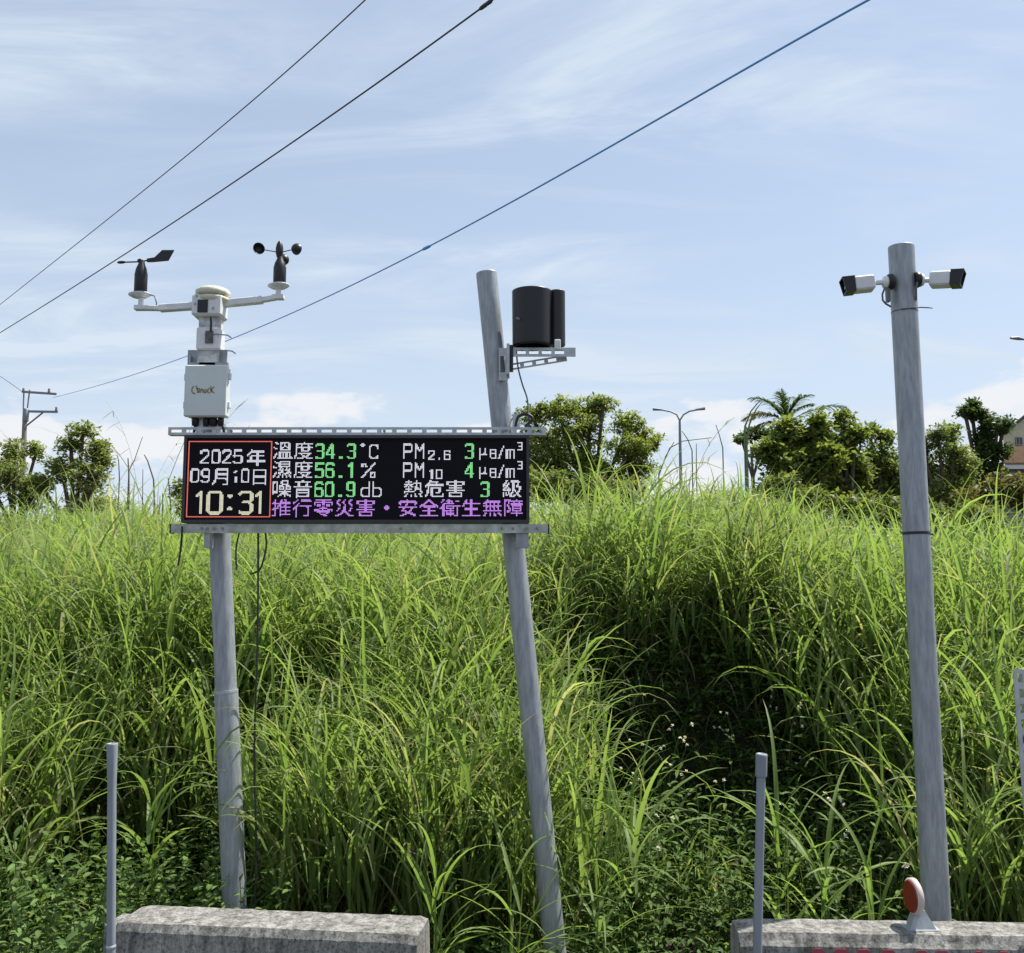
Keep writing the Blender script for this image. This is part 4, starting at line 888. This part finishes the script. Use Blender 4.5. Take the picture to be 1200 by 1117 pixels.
# low herbs covering the foot of the bank
def herbs(lv, x, y, h, leafL, leafW, dens, colA, colB, z=None, out=False):
    n = len(x); zb_ = ground_z(x, y) if z is None else z
    base = np.stack([x, y, zb_ - .01], -1); S = 5; az = u_(0, 6.283, n)
    e_ = u_(1.0, 1.5, n)
    if out: az = -math.pi / 2 + RNG.normal(0, .8, n); e_ = u_(-.2, .9, n)          # growing out of the steep face
    P = lv.ribbons(base, az, e_, u_(.1, .7, n), h, np.full(n, .005), np.tile(colA * .7, (n, 1)), S, prof='stem', roll=u_(-1, 1, n))
    for j in range(dens):
        f = (.15 + .85 * (j + RNG.random(n)) / dens) * S; r = np.clip(f.astype(int), 0, S - 1); fr = (f - r)[:, None]
        b = P[np.arange(n), r] * (1 - fr) + P[np.arange(n), r + 1] * fr; m_ = RNG.random(n)[:, None]
        c = (colA * m_ + colB * (1 - m_)) * u_(.8, 1.2, n)[:, None]
        lv.ribbons(b, az + j * 2.4 + RNG.normal(0, .4, n), u_(.0, .9, n), u_(.2, 1.1, n), leafL * u_(.6, 1.2, n), leafW * u_(.7, 1.2, n), c, 3, .3, prof='leaf', roll=RNG.normal(0, .3, n))
HA, HB = np.array((.065, .125, .030)), np.array((.14, .225, .055))
lv = Leaves()
x, y = scatter(1700, 3.6, 5.1, pad=.3); kp = RNG.random(1700) > .75 * pit(x, y) * (x > 0); x, y = x[kp], y[kp]; herbs(lv, x, y, u_(.10, .30, len(x)), .045, .017, 10, HA, HB)
x, y = u_(-2.5, -.95, 700), u_(3.75, 5.2, 700); herbs(lv, x, y, u_(.25, .68, 700), .05, .02, 18, HA * .9, HB)
x, y = u_(.1, 1.8, 420), 3.6 + 2.0 * RNG.random(420) ** 1.3; herbs(lv, x, y, u_(.2, .55, 420), .05, .015, 12, HA * .75, HB * .75)
n_ = 900; x, y = u_(.05, 1.85, n_), u_(5.2, 6.0, n_); herbs(lv, x, y, u_(.15, .5, n_), .06, .021, 14, HA, HB * .9)
n_ = 260; x, y = u_(.2, 1.8, n_), u_(4.3, 5.4, n_); herbs(lv, x, y, u_(.35, .8, n_), .06, .018, 16, HA * .9, HB * .9)
n_ = 1100; x, y = u_(.0, 1.9, n_), u_(5.45, 5.92, n_); herbs(lv, x, y, u_(.10, .30, n_), .055, .02, 12, HA * .8, HB * .8, out=True)
n_ = 260; x, y = u_(-1.0, .5, n_), u_(3.8, 4.6, n_); herbs(lv, x, y, u_(.12, .4, n_), .045, .016, 12, HA, HB)
tag(lv.build('undergrowth', M['herb']), 'low leafy weeds carpeting the foot of the bank', 'undergrowth', kind='stuff')

# single plants one can point to
def flowering_weed(px_, py_, Y, H):
    p = at(px_, py_, Y); g = gz(p.x, Y); t = empty('flowering_weed', (p.x, Y, g), 'thin weed with small white flower heads in the dark hollow', 'weed', 'white-flowered weeds in the hollow')
    H = max(p.z - g, .25); l2 = Leaves(); n = 4; x = p.x + RNG.normal(0, .05, n); y = Y + RNG.normal(0, .05, n)
    base = np.stack([x, y, np.full(n, g - .01)], -1); az = u_(0, 6.283, n); h = H * u_(.75, 1.08, n)
    P = l2.ribbons(base, az, u_(1.3, 1.52, n), u_(.1, .45, n), h, np.full(n, .005), np.tile(HA, (n, 1)), 6, prof='stem', roll=u_(-1, 1, n))
    for j in range(12):
        f = (.2 + .75 * (j + RNG.random(n)) / 12) * 6; r = np.clip(f.astype(int), 0, 5); b = P[np.arange(n), r]
        l2.ribbons(b, u_(0, 6.283, n), u_(0, .9, n), u_(.2, 1.2, n), u_(.05, .09, n), u_(.014, .024, n), np.tile(HB * .9, (n, 1)), 3, .3, prof='leaf')
    l2.build('foliage', M['herb'], t)
    l3 = Leaves()
    for i in range(n):
        tips = [P[i, -1]] + [P[i, -1] + np.array((RNG.normal(0, .03), RNG.normal(0, .03), RNG.normal(-.005, .02))) for _ in range(1)]
        for q in tips:
            k_ = 12; a_ = np.arange(k_) / 6 * 6.283; l3.ribbons(np.tile(q, (k_, 1)), a_ + RNG.normal(0, .2, k_), np.repeat((.1, .95), 6) + RNG.normal(0, .3, k_), np.full(k_, .3), u_(.008, .015, k_), np.full(k_, .009), np.tile(np.array((.72, .71, .62)), (k_, 1)), 2, prof='leaf')
    l3.build('blossom', M['herb'], t)
for q in ((925, 800, 5.5), (948, 812, 5.4), (880, 815, 5.3), (700, 905, 4.6), (742, 942, 4.3), (670, 840, 4.9), (735, 845, 5.0), (965, 900, 4.4), (850, 850, 5.0), (770, 850, 5.1), (1045, 985, 4.1), (985, 840, 5.2), (800, 800, 5.4)): flowering_weed(*q, .5)
def grass_tuft(px_, py_, Y, n, Lr, label, lw=.017, lean=(.1, .9)):
    p = at(px_, py_, Y); g = gz(p.x, Y); t = empty('grass_tuft', (p.x, Y, g), label, 'grass')
    l2 = Leaves(); H = max(.06, p.z - g); N = n
    st = np.tile(np.array((p.x, Y, g - .02)), (3, 1)) + RNG.normal(0, .012, (3, 3)) * np.array((1, 1, 0))
    l2.ribbons(st, u_(0, 6.283, 3), u_(1.45, 1.57, 3), u_(0, .1, 3), np.full(3, H + .04), np.full(3, .008), np.tile(G_GREEN * .8, (3, 1)), 4, prof='stem'); l2.build('stem', M['grass'], t)
    l2 = Leaves(); f = u_(.35, 1.0, N)[:, None]; b = np.array((p.x, Y, g)) + np.array((0, 0, 1.0)) * H * f + RNG.normal(0, .01, (N, 3))
    c = gcol(N, .02, .35) * 1.1; l2.ribbons(b, np.linspace(0, 6.283, N, endpoint=False) + RNG.normal(0, .3, N), math.pi / 2 - u_(*lean, N), u_(.6, 1.9, N), u_(*Lr, N), u_(.8, 1.3, N) * lw, c, 9, .3, tipcol=c * .8 + G_YEL * .3, roll=RNG.normal(0, .25, N), drift=RNG.normal(0, .25, N)); l2.build('blade', M['grass'], t)
grass_tuft(742, 985, 3.95, 9, (.35, .62), 'lone bright grass tuft with wide arching blades beside the leaning post', .024, (.2, .8))
grass_tuft(700, 1045, 3.85, 14, (.3, .5), 'low spreading grass tuft at the foot of the leaning post', .016, (.4, 1.1))
grass_tuft(915, 960, 3.9, 9, (.4, .62), 'upright grass tuft rising behind the coupled pipe', .022, (.05, .5))
grass_tuft(965, 1000, 3.75, 16, (.3, .6), 'broad grass tuft between the coupled pipe and the camera post', .02, (.1, .9))
grass_tuft(1020, 1010, 3.7, 12, (.25, .5), 'short grass tuft growing behind the round reflector', .018, (.1, .9))
grass_tuft(180, 905, 4.1, 12, (.3, .5), 'leafy grass tuft between the flared pipe and the jointed post', .021, (.1, .8))
grass_tuft(510, 1010, 3.75, 18, (.3, .6), 'drooping grass tuft just past the end of the stained barrier', .017, (.2, 1.0))
grass_tuft(605, 1030, 3.7, 16, (.3, .55), 'dry-tipped grass tuft in front of the leaning post foot', .016, (.2, 1.1))
grass_tuft(1130, 960, 4.0, 18, (.35, .65), 'long-bladed grass tuft between the camera post and slotted angle', .017, (.1, .8))
def leafy_weed(px_, py_, Y, label, n=14, LL=.05, LW=.019):
    p = at(px_, py_, Y); g = gz(p.x, Y); t = empty('leafy_weed', (p.x, Y, g), label, 'weed', 'leafy weeds beside the stained barrier')
    l2 = Leaves(); x = p.x + RNG.normal(0, .09, n); y = Y + RNG.normal(0, .07, n); H = max(.2, p.z - g)
    herbs(l2, x, y, H * u_(.7, 1.1, n), LL, LW, 24, np.array((.09, .16, .045)), np.array((.17, .25, .075)), z=np.full(n, g)); l2.build('foliage', M['herb'], t)
for i, (a_, b_, c_) in enumerate(((40, 990, 3.6), (85, 965, 3.7), (15, 1040, 3.4), (70, 1060, 3.4), (110, 1030, 3.5))): leafy_weed(a_, b_, c_, 'pale green leafy weed left of the flared pipe')
for a_, b_, c_ in ((215, 985, 3.95), (175, 1000, 3.9), (330, 1010, 3.9), (390, 1040, 3.8)): leafy_weed(a_, b_, c_, 'small-leaved dark weed growing behind the stained barrier', 12, .045, .018)

# ------------------------------------------------------------------ trees and shrubs behind the bank
def tree(name, label, Y, blobs, leaf, n, colA, colB, trunk=(.16, .05), cat='tree', group=None, spread=.8, lean=0.0, aspect=.5, clus=26):
    """blobs: (px, py, rx px, rz px) crown masses seen in the photo at distance Y"""
    kk = pxm(Y); B = [(at(x, y, Y), rx * kk, rz * kk) for x, y, rx, rz in blobs]
    cx = sum(b[0].x for b in B) / len(B) + lean; g = gz(cx, Y); base = Vector((cx, Y, g))
    t = empty(name, base, label, cat, group)
    area = np.array([b[1] * b[2] for b in B]); area = area / area.sum(); l2 = Leaves(); mb = MB()
    zmin = min(b[0].z - b[2] for b in B); fork = base + Vector((0, 0, max(.4, (zmin - g) * .8)))
    mb.tube([base - Vector((0, 0, .2)), base + (fork - base) * .5 + Vector((.06, .03, 0)), fork], [trunk[0], trunk[0] * .8, trunk[0] * .65], 8)
    for (c, rx, rz), f in zip(B, area):
        nc = max(6, int(n * f / clus)); dep = Vector((0, RNG.normal(0, rx * spread * .5), 0)); c = c + dep
        mb.tube([fork, fork.lerp(c, .5) + Vector((0, 0, -.1 * rz)), c + Vector((0, 0, -.2 * rz)), c + Vector((0, 0, .5 * rz))], [trunk[0] * .55, trunk[0] * .4, trunk[1], trunk[1] * .4], 6)
        dv = RNG.normal(0, 1, (nc, 3)); dv /= np.linalg.norm(dv, axis=1)[:, None]; rad = RNG.random(nc) ** .45
        cc = np.array(c) + dv * rad[:, None] * np.array((rx, rx * spread, rz)) * .92
        for q in cc[:: max(1, nc // 9)]: mb.tube([c + Vector((0, 0, -.2 * rz)), c.lerp(Vector(q), .6) + Vector((0, 0, -.04)), Vector(q)], [trunk[1] * .6, trunk[1] * .4, trunk[1] * .2], 5)
        cr = max(.12, min(rx, rz) * .34); pos = np.repeat(cc, clus, 0) + RNG.normal(0, .5, (nc * clus, 3)) * cr * np.array((1, 1, .6))
        tint = np.repeat(u_(.75, 1.2, nc), clus)[:, None]; m_ = np.repeat(RNG.random(nc), clus)[:, None] * .7 + RNG.random((nc * clus, 1)) * .3
        l2.diamonds(pos, leaf * u_(.6, 1.3, nc * clus), (colA * m_ + colB * (1 - m_)) * tint, aspect)
    mb.build('trunk', M['bark'], t); l2.build('crown', M['foliage'], t)
    return t
TA, TB = np.array((.125, .18, .04)), np.array((.28, .325, .085)); DA, DB = np.array((.06, .105, .036)), np.array((.095, .15, .05)); LA, LB = np.array((.14, .195, .06)), np.array((.26, .31, .10))
tree('spreading_tree', 'broad yellow-green tree with flat layered crown behind the leaning post', 25, [(625, 487, 26, 15), (655, 482, 30, 18), (690, 478, 30, 16), (706, 474, 20, 10), (640, 512, 34, 22), (680, 508, 36, 24), (662, 540, 44, 26), (625, 545, 26, 28), (735, 497, 22, 16), (752, 512, 20, 16), (765, 520, 14, 16), (735, 530, 30, 20), (700, 550, 40, 22), (745, 550, 26, 22), (650, 568, 40, 22), (710, 572, 40, 20)], .10, 30000, TA, TB, (.11, .045), clus=30)
tree('roadside_tree', 'thin-crowned tree between the far utility pole and the sign', 22, [(98, 506, 19, 12), (82, 520, 24, 14), (112, 528, 20, 18), (70, 550, 26, 20), (105, 560, 26, 22), (50, 566, 20, 16), (90, 590, 40, 22), (120, 540, 12, 14)], .10, 7500, LA, LB, (.12, .045), clus=20)
tree('roadside_tree', 'small tree right in front of the far utility pole', 24, [(12, 530, 17, 22), (38, 528, 12, 18), (20, 562, 26, 24), (-8, 560, 20, 28), (40, 580, 24, 24)], .10, 6000, LA * .9, LB, (.12, .04), clus=20)
tree('shrub', 'small leafy bush half hidden by the left end of the sign', 20, [(213, 575, 10, 14), (222, 590, 16, 20), (230, 565, 10, 16)], .10, 1200, TA, LB, (.06, .02), 'shrub', clus=18)
tree('shrub', 'large-leaved green shrub under the palm', 17, [(925, 505, 22, 16), (945, 520, 28, 18), (905, 530, 22, 20), (930, 545, 34, 26), (960, 500, 14, 20), (965, 540, 24, 26), (915, 570, 30, 24)], .12, 9000, TA * .9, LB * .9, (.1, .04), 'shrub', aspect=.6, clus=18)
tree('shrub', 'upright shrub with a pointed top right of the palm', 18, [(992, 492, 12, 14), (1000, 512, 18, 18), (985, 530, 22, 22), (1005, 548, 24, 26), (975, 575, 34, 30)], .11, 7000, DA * 1.3, TB * .9, (.1, .035), 'shrub', aspect=.55, clus=18)
tree('shrub', 'dark rounded shrub beside the camera post', 19, [(1022, 505, 12, 12), (1038, 512, 14, 12), (1030, 540, 24, 22), (1018, 575, 30, 34), (1050, 560, 24, 34)], .10, 7000, DA * 1.2, TB * .8, (.1, .035), 'shrub', clus=20)
tree('dark_tree', 'dark green clumpy tree standing before the gabled house', 30, [(1138, 475, 13, 8), (1128, 485, 14, 7), (1148, 488, 16, 9), (1162, 500, 20, 9), (1175, 506, 10, 6), (1150, 512, 16, 12), (1158, 530, 24, 14), (1145, 555, 34, 24)], .13, 10000, DA * .85, DB * .8, (.16, .06), clus=26)
tree('roadside_tree', 'loose light green tree right of the camera post', 24, [(1118, 505, 14, 14), (1098, 510, 16, 13), (1115, 530, 22, 20), (1090, 545, 22, 24), (1125, 560, 30, 26), (1105, 585, 34, 26), (1080, 525, 16, 20), (1135, 540, 20, 22)], .11, 8500, LA * .85, LB * .85, (.12, .045), clus=20)
tree('shrub', 'dry olive bush at the foot of the low shed', 17, [(1175, 570, 24, 20), (1200, 580, 26, 26), (1150, 590, 30, 22)], .10, 2600, np.array((.10, .10, .035)), np.array((.19, .17, .07)), (.06, .02), 'shrub', clus=18)
tree('shrub', 'dark bramble thicket below the spreading tree', 18, [(640, 572, 34, 26), (690, 578, 34, 24), (740, 578, 30, 22), (605, 582, 24, 30)], .09, 6500, DA, TB * .8, (.06, .02), 'shrub', clus=18)
tree('shrub', 'dark bramble thicket on the low side of the grassy hump', 15.8, [(915, 575, 24, 24), (950, 590, 34, 26), (1000, 598, 36, 26), (1040, 600, 24, 24), (1090, 605, 34, 22), (1140, 605, 34, 18)], .10, 6400, DA, TB * .75, (.06, .02), 'shrub', clus=18)
# far rounded tree and hill line on the horizon right of the lamp
tree('far_tree', 'small dark rounded tree on the skyline left of the palm', 34, [(880, 508, 14, 9), (895, 510, 16, 10), (868, 517, 14, 6)], .14, 1500, DA, DB, (.1, .04), clus=20)

def palm(label, Y, crown_px, fr):
    c = at(*crown_px, Y); g = gz(c.x, Y); t = empty('palm_tree', (c.x, Y, g), label, 'palm')
    MB().tube([Vector((c.x + .3, Y, g - .2)), Vector((c.x + .15, Y, (g + c.z) / 2)), c], [.16, .13, .10], 10).build('trunk', M['bark'], t)
    for az, el, dr, L, kind in fr:
        l2 = Leaves(); o = np.ones(1); S = 14; colr = np.array((.05, .09, .028)) if kind == 0 else np.array((.16, .15, .05))
        P = l2.ribbons(np.array([c]), o * math.radians(az), o * math.radians(el), o * dr, o * L, o * .04, (colr * 1.3)[None], S, prof='stem', pw=1.6)[0]
        nl = 34
        for s_ in (-1, 1):
            f = np.linspace(.16, .99, nl) * S; r = np.clip(f.astype(int), 0, S - 1); fr_ = (f - r)[:, None]; b = P[r] * (1 - fr_) + P[r + 1] * fr_
            tg = P[r + 1] - P[r]; a0 = np.arctan2(tg[:, 1], tg[:, 0]); e_ = np.arctan2(tg[:, 2], np.hypot(tg[:, 0], tg[:, 1]))
            ll = L * .30 * np.sin(np.pi * np.linspace(.2, .95, nl)) ** .6
            l2.ribbons(b, a0 + s_ * u_(.7, 1.0, nl), e_ * .6 + u_(-.1, .3, nl), u_(.5, 1.2, nl), ll, np.full(nl, .05), np.tile(colr, (nl, 1)) * u_(.8, 1.2, nl)[:, None], 4)
        l2.build('frond', M['foliage'], t)
palm('palm tree with drooping fronds rising out of the shrubs', 24, (921, 496), [(180, 62, 1.2, 1.15, 0), (150, 40, 1.4, 1.2, 1), (200, 30, 1.3, 1.1, 1), (95, 86, .5, .95, 0), (60, 72, .9, 1.0, 0), (20, 55, 1.1, 1.05, 0), (-10, 30, .7, 1.5, 0), (240, 70, 1.1, 1.0, 0), (300, 60, 1.2, 1.1, 0), (120, 66, 1.0, 1.05, 0), (0, 76, .6, .8, 0), (185, 10, 1.2, 1.0, 1)])
# two strap-like blades and dead stalks standing on the ridge
def stalk(pts, Y, w, m, label, name='dead_stalk', cat='stalk', group='dead stalks on the ridge', leaf=False):
    P = [at(x, y, Y) for x, y in pts]; g = gz(P[0].x, Y); P = [Vector((P[0].x, Y, g))] + P
    if leaf:
        l2 = Leaves(); n = len(P); mb = MB()
        for a_, b_, wa, wb in zip(P[:-1], P[1:], np.linspace(1, .5, n), np.linspace(.9, .1, n)):
            sd = Vector((w, .3 * w, 0)); mb.prism([a_ - sd * wa, b_ - sd * wb, b_ + sd * wb, a_ + sd * wa], (0, .004, 0))
    else: mb = MB().tube(P, list(np.linspace(w, w * .45, len(P))), 6)
    return tag(mb.build(name, m, origin=(P[0].x, Y, g)), label, cat, group)
M['strap'] = mat('strap_leaf', (.10, .15, .06), .5)
for pts in (((873, 520), (873, 500), (880, 482), (890, 470), (915, 465)), ((875, 520), (878, 498), (886, 480), (893, 471))): stalk(pts, 15, .02, M['strap'], 'long strap-like leaf arching off the grassy hump', 'strap_leaf', 'leaf', 'strap leaves on the hump', True)
for pts, Y, w, m in (([(151, 590), (151, 555), (150, 537)], 15, .035, 'rust'), ([(181, 590), (180, 562), (173, 540), (169, 533)], 15, .03, 'rust'), ([(200, 592), (198, 568), (197, 560)], 15, .03, 'rust'), ([(191, 592), (190.5, 578)], 15, .03, 'rust'), ([(151, 552), (158, 538), (167, 512)], 15, .018, 'rust'), ([(140, 560), (139, 540), (137, 533)], 15, .022, 'rust'), ([(167, 590), (167.5, 550)], 15, .02, 'rust')): stalk(pts, Y, w * .55, M[m], 'bare brown dead stalk poking out of the grass between the left tree and the sign')
for pts in (([(772, 558), (780, 535), (790, 518)], [(772, 555), (785, 525), (800, 517), (834, 513)], [(811, 528), (806, 515), (799, 505)], [(816, 545), (816, 520)], [(847, 525), (843, 510), (839, 498)])): stalk(pts, 15.5, .012, M['strap'], 'thin grey-green stalk beside the far double-armed lamp', group='thin stalks beside the lamp')
for o in bpy.data.objects:
    if '_o' in o: del o['_o']
